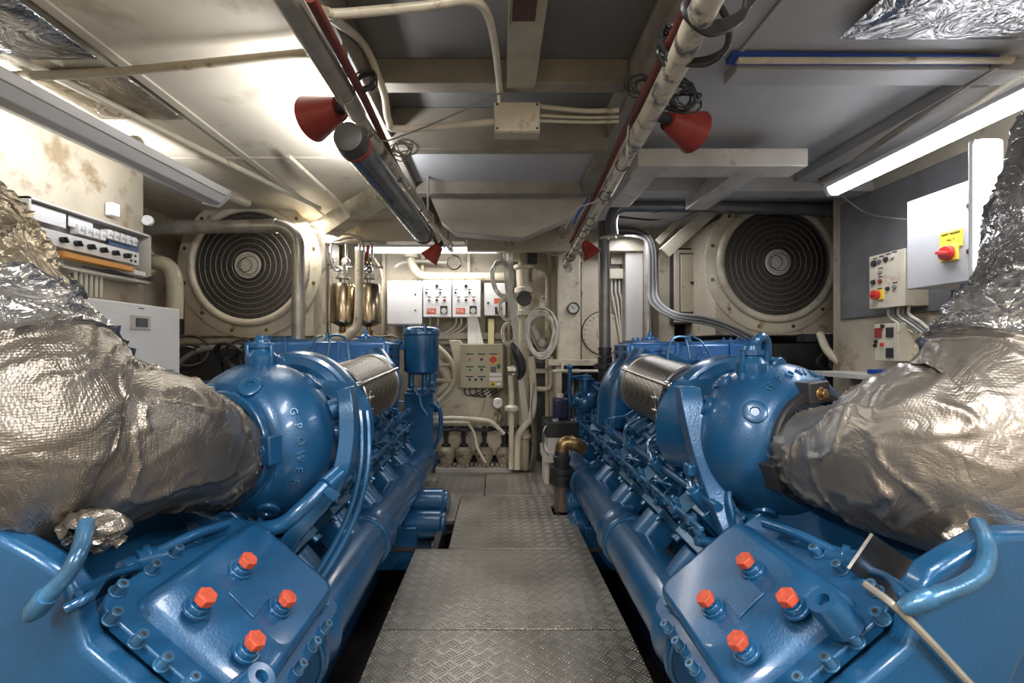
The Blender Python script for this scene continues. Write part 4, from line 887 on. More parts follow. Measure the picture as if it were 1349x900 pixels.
# pipes around the left fan
pipe('beige_pipe', [P(215,450,4.35), P(300,448,4.35), P(440,446,4.35), P(462,438,4.35), P(472,420,4.35), P(474,330,4.35)], .040, PIPE, 'beige pipe passing below the left fan and rising between the brass filters')
pipe('wide_duct', [P(196,345,3.8), P(208,346,3.7), P(222,352,3.7), P(230,372,3.7), P(230,420,3.7)], .058, PIPE, 'thick cream pipe curving down between breaker panel and left fan', extra=lambda m: m.lathe(P(190,344,3.85), (1,-.1,0), [(0,.10),(.03,.10),(.03,.06)], 28))
pipe('upright_pipe', [P(415,330,4.5), P(415,452,4.5)], .040, CREAM2, 'straight cream upright pipe beside the elbow pipe', sm=0)
pipe('upright_pipe', [P(434,310,4.6), P(434,440,4.6)], .016, STEEL, 'slim steel upright pipe left of the brass filters', sm=0)
def separator(cx, label, Y=4.45):
    c = P(cx, 428, Y); t = thing('fuel_filter', label, 'filter', c, 'pair of brass fuel filters')
    M().lathe(c, (0,0,1), [(-.02,.03),(.0,.07),(.02,.112),(.05,.118),(.34,.118),(.37,.10),(.385,.03)], 32).build('filter_bowl', BRASS, t)
    m = M(); m.cyl(c+V((0,0,.38)), c+V((0,0,.55)), .026, n=14); m.bolt(c+V((0,0,.42)), (0,0,1), .05, .05); m.sph(c+V((0,0,.5)), .04, 12); m.tube([c+V((0,0,.52)), c+V((-.06,0,.50)), c+V((-.10,0,.56)), c+V((-.12,0,.66))], .014, 8); m.build('filter_head', STEEL, t)
    m = M(); m.cyl(c+V((0,0,-.09)), c+V((0,0,-.01)), .022, n=12); m.bolt(c+V((0,0,-.05)), (0,0,-1), .035, .03); m.tube([c+V((0,0,-.08)), c+V((.08,0,-.11)), c+V((.2,0,-.10))], .008, 8); m.build('drain_cock', BRONZE, t)
separator(452, 'left brass fuel filter hanging beside the elbow pipe'); separator(486, 'right brass fuel filter next to the plain white cabinet')
m = M(); m.cyl(P(425,320,4.55), P(510,320,4.55), .015, n=12); m.tube([P(438,318,4.5), P(470,312,4.5), P(478,322,4.5), P(482,350,4.5)], .012, 8); m.cyl(P(430,352,4.6), P(505,352,4.6), .012, n=10)
for x in (436, 456, 474, 490): m.bolt(P(x,345,4.5), (0,-1,0), .03, .05); m.cyl(P(x,322,4.55), P(x,350,4.5), .012, n=10)
m.build('filter_piping', STEEL, label='steel pipework with unions above the brass filters', cat='pipe')
t = thing('lever_valve', 'small valve with red lever above right brass filter', 'valve', P(484,345,4.4))
M().box(P(484,333,4.4), (.03,.02,.14), Matrix.Rotation(.15,3,'Y')).build('lever', RED, t, bevel=.004)
M().bolt(P(484,348,4.42), (0,0,1), .03, .06).build('valve_body', BRASS, t)
# ------------------------------------------------ wall cabinets (far wall)
YB = 5.35
def face_box(x0, y0, x1, y1, Y, dep): a, b = P(x0,y0,Y), P(x1,y1,Y); return a.x, b.x, Y, Y+dep, b.z, a.z
def fp(x, y, Y, off=0): p = P(x,y,Y); return p+V((0,-off,0))
def knob(m, p, r, h=.02): m.cyl(p, p+V((0,-h,0)), r, r*.85, n=14)
t = thing('plain_cabinet', 'plain white wall cabinet left of the two control boxes', 'cabinet', P(532,430,YB))
m = M(); m.bb(*face_box(511,371,555,429,YB,.25)); m.build('cabinet_body', WHITE, t, bevel=.004)
m = M(); m.bb(*face_box(510,370,556,427,YB-.02,.02)); d_ = m.build('cabinet_door', WHITE, t, bevel=.004)
for y in (388, 409): m = M(); knob(m, fp(547,y,YB-.02), .011, .006); m.build('door_lock', DARK, d_)
def ctrl(x0, label):
    t = thing('control_box', label, 'control box', P(x0+18,418,YB), 'pair of white control boxes')
    m = M(); m.bb(*face_box(x0,370,x0+37,418,YB,.2)); m.build('box_body', WHITE, t, bevel=.003)
    m = M(); m.bb(*face_box(x0,369.5,x0+37,417.5,YB-.02,.02)); dd = m.build('box_door', WHITE, t, bevel=.003)
    q = lambda x, y: fp(x0+x, y, YB-.02)
    for x, y, r, mt_ in ((18,377,.018,DARK),(4,385.5,.012,DARK),(22.5,385.5,.012,DARK),(8,395.5,.015,GREYC),(18,395.5,.015,DARK),(28,395.5,.015,RED)):
        m = M(); knob(m, q(x,y), r); m.build('selector_knob', mt_, dd)
    m = M()
    for x, y, w in ((5,381.5,4),(23,381.5,4),(8,391.5,4.5),(18.3,391.5,4.5),(28,391.5,4.5)):
        a = q(x-w/2, y-.6); b = q(x+w/2, y+.5); m.bb(a.x, b.x, a.y-.001, a.y, b.z, a.z)
    m.build('caption_strip', DARK, dd)
    m = M(); a, b = q(4.5,406), q(17,413.5); m.bb(a.x,b.x,a.y-.002,a.y,b.z,a.z); lg = m.build('logo_plate', mat('logo_red_%d' % x0, (.62,.10,.05), .4), dd)
    m = M(); c = (a+b)/2; m.text('EGL', c+V((0,-.003,0)), (1,0,0), (0,0,1), .05, .0008); m.build('logo_letters', PAPER, lg, smooth=0)
    m = M(); a, b = q(22.5,403), q(32,413); m.bb(a.x,b.x,a.y-.006,a.y,b.z,a.z); mt = m.build('hour_meter', DARK, dd, bevel=.002)
    m = M(); c = (a+b)/2; m.lathe((c.x,a.y-.007,c.z-.012), (0,-1,0), [(0,.03),(.001,.03)], 20); m.build('meter_dial', GREYP, mt)
ctrl(557.5, 'white control box with six knobs next to the plain cabinet'); ctrl(596, 'white control box with six knobs above the white trunking')
t = thing('small_control_box', 'small white control box half hidden behind hanging cable coils', 'control box', P(650,415,YB))
m = M(); m.bb(*face_box(638,373,666,415.5,YB,.2)); bd = m.build('box_body', WHITE, t, bevel=.003)
m = M(); knob(m, fp(643,399,YB), .012); m.build('selector_knob', DARK, bd)
m = M(); m.bb(*face_box(651,393,661,400,YB-.003,.003)); m.build('logo_plate', mat('logo_orange', (.62,.14,.06), .4), bd)
m = M(); m.bb(*face_box(652,404,661,414,YB-.006,.006)); m.build('hour_meter', DARK, bd)
m = M(); m.bb(*face_box(616,417,629,453,YB+.02,.28)); a = P(629,418,YB+.02); m.prism([(0,0),(.07,-.30),(0,-.30)], a, (1,0,0), (0,0,1), (0,.28,0)); m.build('cable_trunking', WHITE, label='white cable trunking between control box and olive panel', cat='trunking', bevel=.003)
m = M(); m.bb(*face_box(643,420,651,453,YB+.02,.28)); m.build('yellow_trunking', mat('pale_yellow', (.65,.60,.32), .5), label='pale yellow trunking above the olive control panel', cat='trunking', bevel=.003)
YO = 5.1
t = thing('operator_cabinet', 'olive grey control panel with red, green and black buttons', 'control panel', P(634,513,YO))
m = M(); m.bb(*face_box(606,453,663,511.5,YO,.25)); m.build('panel_body', OLIVE, t, bevel=.004)
m = M(); m.bb(*face_box(606.5,453.5,662.5,511,YO-.018,.018)); dd = m.build('panel_door', OLIVE, t, bevel=.004)
q = lambda x, y: fp(600+x*70/900, 445+y*70/900, YO-.018)
for x, y, mt_ in ((243,365,REDB),(443,365,DARK),(243,540,GREEN),(443,540,DARK),(243,710,DARK),(343,710,DARK),(443,705,DARK)):
    m = M(); m.cyl(q(x,y), q(x,y)+V((0,-.006,0)), .020, n=18); m.build('button_bezel', GREYP, dd); m = M(); knob(m, q(x,y)+V((0,-.006,0)), .015, .02); m.build('push_button', mt_, dd)
each('caption_strip', DARK, dd, ((243,278),(443,278),(640,278),(243,492),(445,492),(243,660),(445,660)), lambda m, c: m.bb(q(c[0]-65,0).x, q(c[0]+65,0).x, YO-.019, YO-.018, q(0,c[1]+10).z, q(0,c[1]-10).z))
m = M(); a, b = q(570,305), q(710,450); m.bb(a.x,b.x,a.y-.006,a.y,b.z,a.z); pl_ = m.build('switch_plate', YEL, dd, bevel=.002)
m = M(); c = q(640,370); m.cyl(c+V((0,-.006,0)), c+V((0,-.02,0)), .036, n=28); m.box(c+V((0,-.026,0)), (.016,.014,.07)); m.build('rotary_handle', REDB, pl_)
m = M(); m.m = 0
for (x0,y0,x1,y1,k) in ((595,490,690,590,0),(705,450,760,525,1),(575,595,780,650,2),(575,670,780,735,2),(585,750,680,815,3),(690,760,770,805,2)):
    a, b = q(x0,y0), q(x1,y1); m.m = k; m.bb(a.x,b.x,a.y-.002,a.y,b.z,a.z)
m.build('warning_label', [SCREEN, mat('dark_green', (.02,.08,.04), .4), PAPER, YEL], dd)
m = M(); c = q(632,785); m.add([c+V((-.018,-.003,-.014)), c+V((.018,-.003,-.014)), c+V((0,-.003,.018)), c+V((-.018,-.0035,-.014)), c+V((.018,-.0035,-.014)), c+V((0,-.0035,.018))], [(0,1,2),(3,4,5),(0,1,4,3),(1,2,5,4),(2,0,3,5)]); m.build('warning_triangle', DARK, dd, label='small black warning triangle', smooth=0)
for k, x in enumerate((612, 619, 627, 635)):
    pipe('panel_cable', [P(x,511,YO+.1), P(x+1,519,YO+.1), P(x+8,521+k,YO+.12), P(x+20,517,YO+.15), P(x+28,512,YO+.15)], .006, BLACK, 'black cable under the olive panel, %s from its left edge' % ('first','second','third','fourth')[k], 'cable', 'cables under olive panel', n=8)
# conduits under the control boxes
for k, (x, y) in enumerate(((566,420),(576,420),(600,420),(607,420),(615,420))):
    pipe('cable_drop', [P(x,416,YB+.08), P(x+1,424,YB+.08), P(x-3,432,YB+.1), P(x-16,440,YB+.12), P(x-30,446,YB+.14)], .009, GREYL, 'pale cable dropping below control boxes, %s from the left' % ('first','second','third','fourth','fifth')[k], 'cable', 'cables below the control boxes', n=8)
pipe('cream_pipe', [P(541,340,5.5), P(545,352,5.5), P(556,362,5.5), P(580,364,5.5), P(650,364,5.5), P(672,364,5.5)], .045, PIPE, 'cream pipe above the control boxes with flanged elbow', extra=lambda m: m.lathe(P(541,335,5.5), (0,0,-1), [(0,.08),(.04,.08),(.04,.05)], 24))
# hanging white cable coils
def coil(c, a, b, n, r, seed, tilt=0, dy=.05):
    rnd = random.Random(seed); m = M()
    for k in range(n):
        A_, B_ = a*rnd.uniform(.75,1.08), b*rnd.uniform(.82,1.05); ox_, oy = rnd.uniform(-.1,.1)*a, rnd.uniform(-.06,.06)*b; pts = []
        for i in range(24):
            q_ = 2*PI*i/24; x = A_*math.cos(q_)*(1+.12*math.sin(q_)); z = B_*math.sin(q_)
            pts.append(V(c)+V((ox_+x*math.cos(tilt)-z*math.sin(tilt), rnd.uniform(-dy,dy)*.3+dy*(k/n-.5), oy+z*math.cos(tilt)+x*math.sin(tilt))))
        m.tube(pts, r, 7, 2, closed=True)
    return m
coil(P(712,440,4.9), .155, .245, 9, .009, 3).build('hose_coil', GREYL, label='large oval coil of white cable hung left of the gauge column', cat='cable')
coil(P(662,368,5.0), .10, .19, 11, .008, 4, .15).build('hose_coil', GREYL, label='upper white cable coil hanging over the small control box', cat='cable')
coil(P(668,408,4.98), .095, .12, 9, .008, 5).build('hose_coil', GREYL, label='middle round white cable coil below the upper coil', cat='cable')
coil(P(670,440,4.98), .07, .12, 9, .008, 6).build('hose_coil', GREYL, label='lowest small white cable coil above grey cable tail', cat='cable')
m = M()
for k in range(5): m.tube([P(664+3*k,325,4.98), P(666+2*k,380,4.95), P(674+k*2,420,4.93), P(680+k,470,4.95), P(690+2*k,560,5.0)], .006, 7)
m.build('cable_strands', GREYL, label='white cables hanging straight down beside the coils', cat='cable')
m = M(); m.tube([P(674,452,4.9), P(680,464,4.88), P(686,478,4.9), P(687,490,4.9), P(683,500,4.9)], lambda q: .018+.035*math.sin(q*PI), 12); m.build('plug_cluster', BLACK, label='black cable plug hanging beside the olive panel', cat='cable')
m = M(); m.torus(P(676,488,4.85), (0,1,.5), .045, .008, 20, 6); m.box(P(674,486,4.85), (.09,.04,.05)); m.build('steel_shackle', STEEL, label='small steel shackle right of the olive panel', cat='shackle', bevel=.004)
m = M(); m.box(P(714,402,4.95), (.05,.03,.09)); m.torus(P(716,394,4.93), (0,1,0), .03, .008, 16, 6); m.build('coil_hook', CREAM2, label='cream hook carrying the large white coil', cat='hook', bevel=.004)
# big valve stack in the middle
t = thing('pipe_valve', 'tall cream valve and pipe stack behind hanging coils', 'valve', P(690,612,5.2))
Yv = 5.2; c = P(690,612,Yv)
m = M(); z = lambda y: P(690,y,Yv).z
m.tube([(c.x,Yv,z(325)), (c.x,Yv,z(352))], .06, 20, 0); m.lathe((c.x,Yv,0), (0,0,1), [(z(420),.05),(z(416),.05),(z(416),.10),(z(410),.10),(z(408),.07),(z(402),.075),(z(395),.06),(z(388),.075),(z(386),.10),(z(380),.10),(z(378),.075),(z(356),.08),(z(354),.11),(z(350),.11),(z(350),.06)], 28); m.build('valve_body', CREAM2, t)
m = M(); m.cyl((c.x,Yv-.10,z(394)), (c.x,Yv-.05,z(394)), .085, n=8); m.build('valve_cap', BLACK, t, bevel=.006)
m = M(); m.tube([(c.x,Yv,z(416)), (c.x,Yv,z(560))], .062, 20, 0); m.lathe((c.x-.0,Yv,z(618)), (0,0,1), [(0,.06),(.32,.06),(.34,.085),(.38,.085),(.38,.06),(.42,.055)], 24); m.build('valve_pipe', PIPE, t)
m = M(); m.sph(P(707,362,5.15), .06, 14); m.lathe(P(700,362,5.15), (1,0,0), [(0,.07),(.03,.07),(.03,.04),(.14,.04)], 18)
for k in range(4): m.bolt(P(704,356+4*k,5.1), (0,-1,0), .015, .03)
m.build('side_valve', CREAM2, t)
pipe('cream_pipe', [P(718,362,5.3), P(726,352,5.3), P(724,330,5.3)], .03, CREAM2, 'short cream pipe bending up from the side valve')
pipe('cream_pipe', [P(722,358,5.35), P(722,450,5.35), P(722,560,5.35), P(726,618,5.35)], .032, CREAM2, 'straight cream pipe behind the large white coil', sm=0)
pipe('cream_pipe', [P(700,470,5.0), P(703,520,5.0), P(700,548,5.0), P(688,565,5.0), P(682,580,5.0), P(681,619,4.95)], .036, CREAM2, 'cream hose pipe curving down to the plate edge', extra=None)
pipe('cream_pipe', [P(673,495,4.95), P(674,540,4.95), P(673,618,4.95)], .026, CREAM2, 'straight slim cream pipe beside the valve row', extra=lambda m: m.lathe(P(674,540,4.95), (0,0,1), [(-.02,.05),(0,.07),(.03,.07),(.05,.045)], 20))
pipe('dark_hose', [P(704,505,4.9), P(700,540,4.95), P(703,580,5.0), P(698,618,5.0)], .007, GREYC, 'thin grey hose running down between the cream pipes', 'hose')
m = M(); m.tube([P(700,430,5.3), P(712,455,5.3), P(722,470,5.3)], .05, 16); m.sph(P(714,452,5.25), .06, 12); m.build('rubber_elbow', GREYP, label='grey pipe elbow seen through large white coil', cat='pipe')
m = M(); m.tube([P(704,512,5.15), P(724,511,5.15), P(726,490,5.15), P(726,470,5.15)], .028, 12, 3); m.build('square_bend_pipe', CREAM2, label='cream square bend pipe below the large white coil', cat='pipe')
# columns and hatch, right of centre
t = thing('gauge_column', 'tall cream column with a round black gauge', 'column', P(755,475,5.0))
m = M(); a, b = P(735,470,5.0), P(765,470,5.0); m.bb(a.x, b.x, 5.0, 5.2, P(0,476,5.0).z, 2.44); m.build('column_body', CREAM2, t, bevel=.012)
m = M(); g = P(755,406.5,4.99); m.lathe(g, (0,-1,0), [(0,.062),(.03,.062),(.03,.050),(.022,.050)], 32); gg = m.build('gauge_case', BLACK, t)
m = M(); m.cyl(g+V((0,-.022,0)), g+V((0,-.0265,0)), .048, n=28); m.build('gauge_dial', GREYP, gg); m = M(); m.box(g+V((-.01,-.029,.01)), (.05,.002,.006), Matrix.Rotation(.7,3,'Y')); m.build('gauge_needle', DARK, gg)
m = M(); m.bb(P(766,0,5.15).x, P(884,0,5.15).x, 5.15, 5.65, P(0,476,5.15).z, 2.44)
m.build('bulkhead_panel', CREAM, label='cream bulkhead panel carrying the round bolted hatch', cat='panel', bevel=.004)
t = thing('round_hatch', 'round bolted hatch cover behind the dark upright pipe', 'hatch', P(795,466,5.13)); g = P(795,439,5.14)
M().torus(g+V((0,.004,0)), (0,1,0), .228, .008, 56, 6).build('hatch_gap', DARK, t)  # dark ring drawn as the shaded gap around the hatch
m = M(); m.lathe(g, (0,-1,0), [(0,.225),(.016,.225),(.018,.215),(.018,.08),(.03,.07),(.03,.03),(.03,.001)], 56); m.build('hatch_cover', CREAM, t)
for k in range(24):
    q_ = 2*PI*k/24; m = M(); m.bolt(g+V((.198*math.cos(q_), -.018, .198*math.sin(q_))), (0,-1,0), .010, .014); m.build('hatch_bolt', CREAM2, t)
m = M(); a, b = P(824,470,4.95), P(848,470,4.95); m.bb(a.x, b.x, 4.95, 5.12, P(0,476,4.95).z, 2.44); m.build('plain_column', GREYP, label='plain glossy grey column right of the hatch', cat='column', bevel=.012)
m = M(); a, b = P(868,470,4.9), P(889,470,4.9); m.bb(a.x, b.x, 4.9, 5.1, P(0,460,4.9).z, P(0,330,4.9).z); m.build('plain_column', CREAM, label='cream column left of the grey electrical locker', cat='column', bevel=.008)
t = thing('socket_box', 'small cream switch box high between the grey columns', 'switch box', P(814,372,5.0))
m = M(); m.bb(*face_box(803,354,825,367,5.05,.1)); m.bb(*face_box(805,330,823,348,5.08,.07)); m.build('box_body', CREAM2, t, bevel=.003)
m = M(); m.bb(*face_box(816,330,821,333,5.07,.01)); m.bb(*face_box(803,350,815,353,5.04,.01)); m.bb(*face_box(819,350,823,353,5.04,.01)); m.build('box_slot', DARK, t)
for k, x in enumerate((806,811,816,821)):
    pipe('cable_drop', [P(x,367,5.1), P(x,385,5.1), P(min(x+3,822),400,5.1), P(821-k*.7,470,5.1)], .011, GREYL, 'cream cable below the small switch box, %s from the left' % ('first','second','third','fourth')[k], 'cable', 'cables below small switch box', n=8)
t = thing('electrical_locker', 'grey electrical locker with small black handle left of right fan', 'locker', P(915,425,4.75))
m = M(); m.bb(*face_box(889,329,942,425,4.75,.3)); m.build('locker_body', CREAM, t, bevel=.004)
m = M(); m.bb(*face_box(887,327,944,427,4.78,.1)); m.bb(*face_box(895.5,333.5,935.5,412.5,4.745,.01)); m.build('locker_gap', DARK, t)  # dark boxes added as shaded gap lines around locker and door
m = M(); m.bb(*face_box(897,335,934,411,4.735,.015)); dd = m.build('locker_door', CREAM, t, bevel=.004); m = M(); m.bb(*face_box(910,371,919,374,4.725,.01)); m.build('door_handle', DARK, dd)
# struts
def strut(a, b, w, label, mt=CREAM2, h=.05):
    a, b = V(a), V(b); ax = (b-a).normalized(); sd = ax.cross(V((0,1,0))).normalized(); m = M(); L_ = (b-a).length
    m.prism([(0,-w/2),(L_,-w/2),(L_,w/2),(0,w/2)], a, ax, sd, (0,h,0)); m.build('diagonal_strut', mt, label=label, cat='strut', bevel=.004)
strut(P(876,333,4.3), P(948,268,4.3), .11, 'cream diagonal strut above the electrical locker')
strut(P(868,318,4.6), P(908,276,4.6), .06, 'thinner cream strut left of the main diagonal strut')
# dark cable bundle
for k in range(7):
    o = k*2.5; pts = [P(788,300+o*.9,4.75), P(820,297+o*.9,4.75), P(848,303+o*.8,4.72), P(862-o*.5,325+o*.5,4.7), P(864-o*.6,370,4.7), P(868-o*.7,395+o*.3,4.6), P(890-o*.2,412+o*.5,4.35), P(930,418+o*.6,4.2), P(965,430+o*.6,4.1), P(1010,452+o,4.05)]
    pipe('cable_run', pts, .011, CABD if k % 3 else GREYC, 'cable in the thick bundle sweeping from pipe top down past the locker, %s from outside' % ('first','second','third','fourth','fifth','sixth','seventh')[k], 'cable', 'cables of the sweeping bundle', n=8)
pipe('corrugated_pipe', [V((P(852,310,4.85).x,4.85,2.46)), P(853,400,4.85), P(854,475,4.85)], .035, PIPEG, 'shiny grey upright conduit right of the glossy column', sm=0)
# ledge, rods and bench below the columns
m = M(); m.bb(P(722,0,4.85).x, 1.45, 4.85, 5.1, P(0,482,4.85).z, P(0,474,4.85).z); m.bb(.60,.66,4.9,5.1,0,1.14); m.bb(1.35,1.41,4.9,5.1,0,1.14); m.build('ledge_beam', CREAM, label='cream ledge beam below the gauge column', cat='beam', bevel=.005)
pipe('cream_rod', [P(728,489,4.5), P(800,489,4.5)], .014, CREAM2, 'thin cream horizontal rod in front of the ledge', 'rod', sm=0, extra=lambda m: m.cyl(P(741,489,4.5), P(741,478,4.85), .012, n=8))
# batteries
t = thing('battery', 'black lidded battery box with grey body on a pale tray', 'battery', P(742,606,4.45))
m = M(); m.bb(*face_box(722,575,768,606,4.45,.35)); m.build('battery_body', GREYP, t, bevel=.008)
m = M(); m.bb(*face_box(719,556,770,577,4.43,.39)); m.build('battery_lid', BLACK, t, bevel=.012)
m = M(); m.bb(*face_box(728,552,736,556,4.5,.05)); m.bb(*face_box(752,552,760,556,4.5,.05)); m.tube([P(725,556,4.45), P(716,568,4.42), P(716,590,4.42), P(722,600,4.42)], .008, 8); m.build('battery_terminal', STEEL, t, bevel=.003)
m = M(); m.bb(*face_box(717,595,772,610,4.42,.42)); m.bb(.45,.49,4.5,4.8,-.6,.22); m.bb(.76,.80,4.5,4.8,-.6,.22); m.build('battery_tray', GREYL, label='pale tray under the black battery box', cat='tray', bevel=.008)
t = thing('oil_can', 'dark blue bottle standing on top of the battery', 'bottle', P(739,553,4.6))
m = M(); a, b = P(729,553,4.6), P(748,553,4.6); m.bb(a.x, b.x, 4.55, 4.7, a.z+.005, P(0,524,4.6).z); m.build('bottle_body', mat('navy', (.015,.02,.06), .3), t, bevel=.02, seg=3); m = M(); m.cyl(P(738,524,4.62), P(738,519,4.62), .03, n=16); m.build('bottle_cap', GREYL, t)
# bronze elbow on the walkway
t = thing('bronze_elbow', 'bronze elbow pipe rising through the walkway near right engine', 'pipe', (P(741,668,3.78).x, 3.78, 0)); YE = 3.78
M().tube([P(740,672,YE), P(740,640,YE)], .058, 22, 0).build('lower_pipe', DIRTY, t)
M().lathe(P(740,640,YE), (0,0,1), [(0,.066),(.03,.066),(.03,.058),(.06,.058),(.06,.072),(.09,.072),(.10,.086),(.125,.09),(.145,.086),(.15,.062),(.19,.062),(.20,.068),(.23,.068),(.24,.055),(.27,.055)], 28).build('hose_joint', DARK, t)
m = M(); m.tube([P(740,597,YE), P(741,588,YE), P(747,583,YE), P(758,585,YE), P(770,593,YE+.02)], .052, 20); m.torus(P(753,584,YE), (1,0,-.1), .056, .008, 24, 6); m.build('elbow_bend', BRONZE, t)
M().tube([P(768,591,YE+.02), P(778,598,YE+.05), P(790,610,YE+.1)], .06, 20).build('elbow_tail', BLUE, t)
# ------------------------------------------------ valve row with handwheels
YW = 5.15
for k, x in enumerate((588, 611, 638, 665)):
    wk = ('leftmost handwheel valve, partly behind the left engine', 'second handwheel valve from the left in valve row', 'third handwheel valve from the left in valve row', 'rightmost handwheel valve beside slim cream pipe')[k]
    c = P(x, 616, YW); t = thing('handwheel_valve', wk, 'valve', c, 'row of handwheel valves'); zz = lambda y: P(x,y,YW).z-c.z
    M().lathe(c, (0,0,1), [(0,.098),(.03,.098),(.035,.070),(.07,.075),(.12,.094),(.19,.090),(.21,.065),(.22,.05),(.235,.02)], 26).build('valve_body', VALV, t)
    each('flange_nut', STEEL, t, range(6), lambda m, q_: m.bolt(c+V((.084*math.cos(q_*PI/3), .084*math.sin(q_*PI/3), .03)), (0,0,1), .013, .022))
    M().lathe(c, (0,0,1), [(.22,.045),(.25,.045),(.26,.022),(.33,.022),(.34,.03),(.37,.03),(.37,.01),(.44,.01)], 16).build('valve_stem', DARK, t)
    m = M(); hc = c+V((0,0,.41)); m.torus(hc, (0,0,1), .105, .014, 32, 8)
    for q_ in range(5): m.cyl(hc, hc+V((.10*math.cos(q_*2*PI/5+.3), .10*math.sin(q_*2*PI/5+.3), 0)), .008, n=8)
    m.cyl(hc-V((0,0,.015)), hc+V((0,0,.02)), .024, n=14); m.build('handwheel', DARK, t)
m = M(); m.bb(P(575,0,YW).x, P(674,0,YW).x, 5.05, 5.45, -.04, .012); m.bb(-1.0,.2,5.3,5.35,-.62,-.04); m.build('valve_manifold', GREYP, label='stained flat base under the row of handwheel valves', cat='base', bevel=.004)
m = M(); m.bb(*face_box(570,574,674,616,5.34,.1)); m.m = 1  # dark colour stands in for the shaded gaps between the valves
for x in (599.5, 624.5, 651.5): m.bb(*face_box(x-5,586,x+5,598,5.3,.05))
m.build('shaded_valve_chest', [DARK, CREAM], label='low valve chest painted dark as the shade between valves, with cream bridge pieces', cat='valve chest', bevel=.006)
pipe('grab_pipe', [P(574,552,4.95), P(600,551,4.95), P(640,554,4.95), P(652,560,4.95), P(664,572,4.95)], .022, CREAM2, 'upper cream pipe bending over the handwheel valves')
pipe('grab_pipe', [P(574,557,5.0), P(612,557,5.0), P(618,560,5.0), P(625,572,5.0), P(629,590,4.95), P(640,610,4.9)], .015, CREAM2, 'lower cream hose hanging down between the handwheels')
# cream web frame on the left of the far wall
m = M(); Yf = 5.25
m.xprism([(P(x,y,Yf).x, P(x,y,Yf).z) for x, y in ((592,448),(606,448),(640,500),(655,540),(665,600),(560,600),(540,560),(520,545),(560,545),(575,532),(597,505),(597,470))], Yf, Yf+.12)
m.build('web_frame', CREAM2, label='cream steel web frame behind the left engine', cat='frame', bevel=.006)
m = M()
m.tube([P(560,445,5.2), P(580,460,5.2), P(596,480,5.2), P(597,505,5.2), P(575,530,5.2), P(545,545,5.2), P(520,548,5.2)], .03, 10); m.cyl(P(560,482,5.2), P(598,480,5.2), .02, n=10); m.cyl(P(560,500,5.2), P(598,502,5.2), .02, n=10)
m.tube([P(540,470,5.25), P(575,478,5.25), P(590,505,5.25), P(560,525,5.25)], .05, 14); m.build('oval_rim', CREAM, label='cream oval manhole rim between left engine and olive panel', cat='rim')
m = M(); m.xprism([(P(x,y,5.2).x, P(x,y,5.2).z) for x, y in ((636,542),(641,519),(655,535),(640,572),(625,560))], 5.2, 5.23); m.build('gusset_plate', CREAM, label='tilted cream gusset plate under the olive panel', cat='plate', bevel=.003)
t = thing('pressure_gauge', 'small pressure gauge on thin stand right of the olive panel bottom', 'gauge', P(655,565,5.1)); g = P(655.5,531,5.1)
M().lathe(g, (0,-1,0), [(0,.056),(.03,.056),(.032,.048),(.026,.046)], 28).build('gauge_case', STEEL, t); m = M(); m.cyl(g+V((0,-.02,0)), g+V((0,-.027,0)), .046, n=24); gd = m.build('gauge_dial', PAPER, t); m = M(); m.box(g+V((.008,-.029,.008)), (.045,.002,.005), Matrix.Rotation(-.8,3,'Y')); m.build('gauge_needle', DARK, gd); M().cyl(g-V((0,0,.05)), g-V((0,0,.24)), .009, n=10).build('gauge_stem', BRONZE, t)
# ------------------------------------------------ left wall panels
t = thing('breaker_panel', 'open breaker panel with rows of switches on the left wall', 'breaker panel', (-2.36,2.8,1.66))
m = M(); m.bb(-2.4,-2.38,2.38,3.22,1.68,2.0)
for z_ in (1.68, 1.99): m.bb(-2.4,-2.29,2.38,3.22,z_,z_+.012)
for y_ in (2.38, 3.21): m.bb(-2.4,-2.29,y_,y_+.012,1.68,2.0)
m.build('panel_frame', GREYP, t)
m = M(); m.bb(-2.32,-2.31,2.45,3.14,1.79,1.87); ms = m.build('knob_strip', WHITE, t, bevel=.002)
for i in range(6): m = M(); y_ = 2.58+.088*i; m.cyl((-2.31,y_,1.83),(-2.285,y_,1.83),.016,n=16); m.box((-2.28,y_,1.83),(.012,.008,.03),Matrix.Rotation(.6,3,'X')); m.build('rotary_knob', DARK, ms)
for i in range(4): m = M(); m.cyl((-2.31,3.07+.035*(i%2),1.81+.035*(i//2)),(-2.305,3.07+.035*(i%2),1.81+.035*(i//2)),.008,n=10); m.build('strip_hole', DARK, ms)
m = M(); m.bb(-2.33,-2.32,2.42,2.62,1.90,1.98); m.bb(-2.33,-2.325,2.64,2.80,1.92,1.98); m.build('blank_plate', WHITE, t, bevel=.002)
for i in range(9): m = M(); y_ = 2.70+.05*i; m.box((-2.33,y_,1.915 if i < 4 else 1.935),(.05,.036,.055)); m.box((-2.30,y_,1.92 if i < 4 else 1.94),(.02,.012,.018)); m.build('breaker', WHITE if i < 5 else PLAST, t, bevel=.002)
m = M(); m.bb(-2.34,-2.33,2.92,3.16,1.88,1.96); m.build('blue_backing', mat('slate_blue', (.06,.12,.28), .4), t)
m = M(); m.bb(-2.33,-2.27,2.55,3.04,1.735,1.765); m.build('wire_duct', ORG_D, t, bevel=.003); m = M(); m.bb(-2.32,-2.28,3.06,3.16,1.72,1.75); m.build('terminal_block', WHITE, t, bevel=.003)
m = M()
for i in range(5): m.tube([(-2.30,2.7+.03*i,1.71),(-2.29,2.9,1.70+.005*i),(-2.29,3.12,1.705),(-2.28,3.24,1.70+.01*i)], .004, 6)
m.build('loose_wire', BLACK, t)
for i in range(6): m = M(); m.tube([(-2.34,2.7+.035*i,1.68),(-2.34,2.7+.035*i,1.62),(-2.36,2.72+.035*i,1.56)], .009, 8); m.build('cable_gland', GREYL, t)
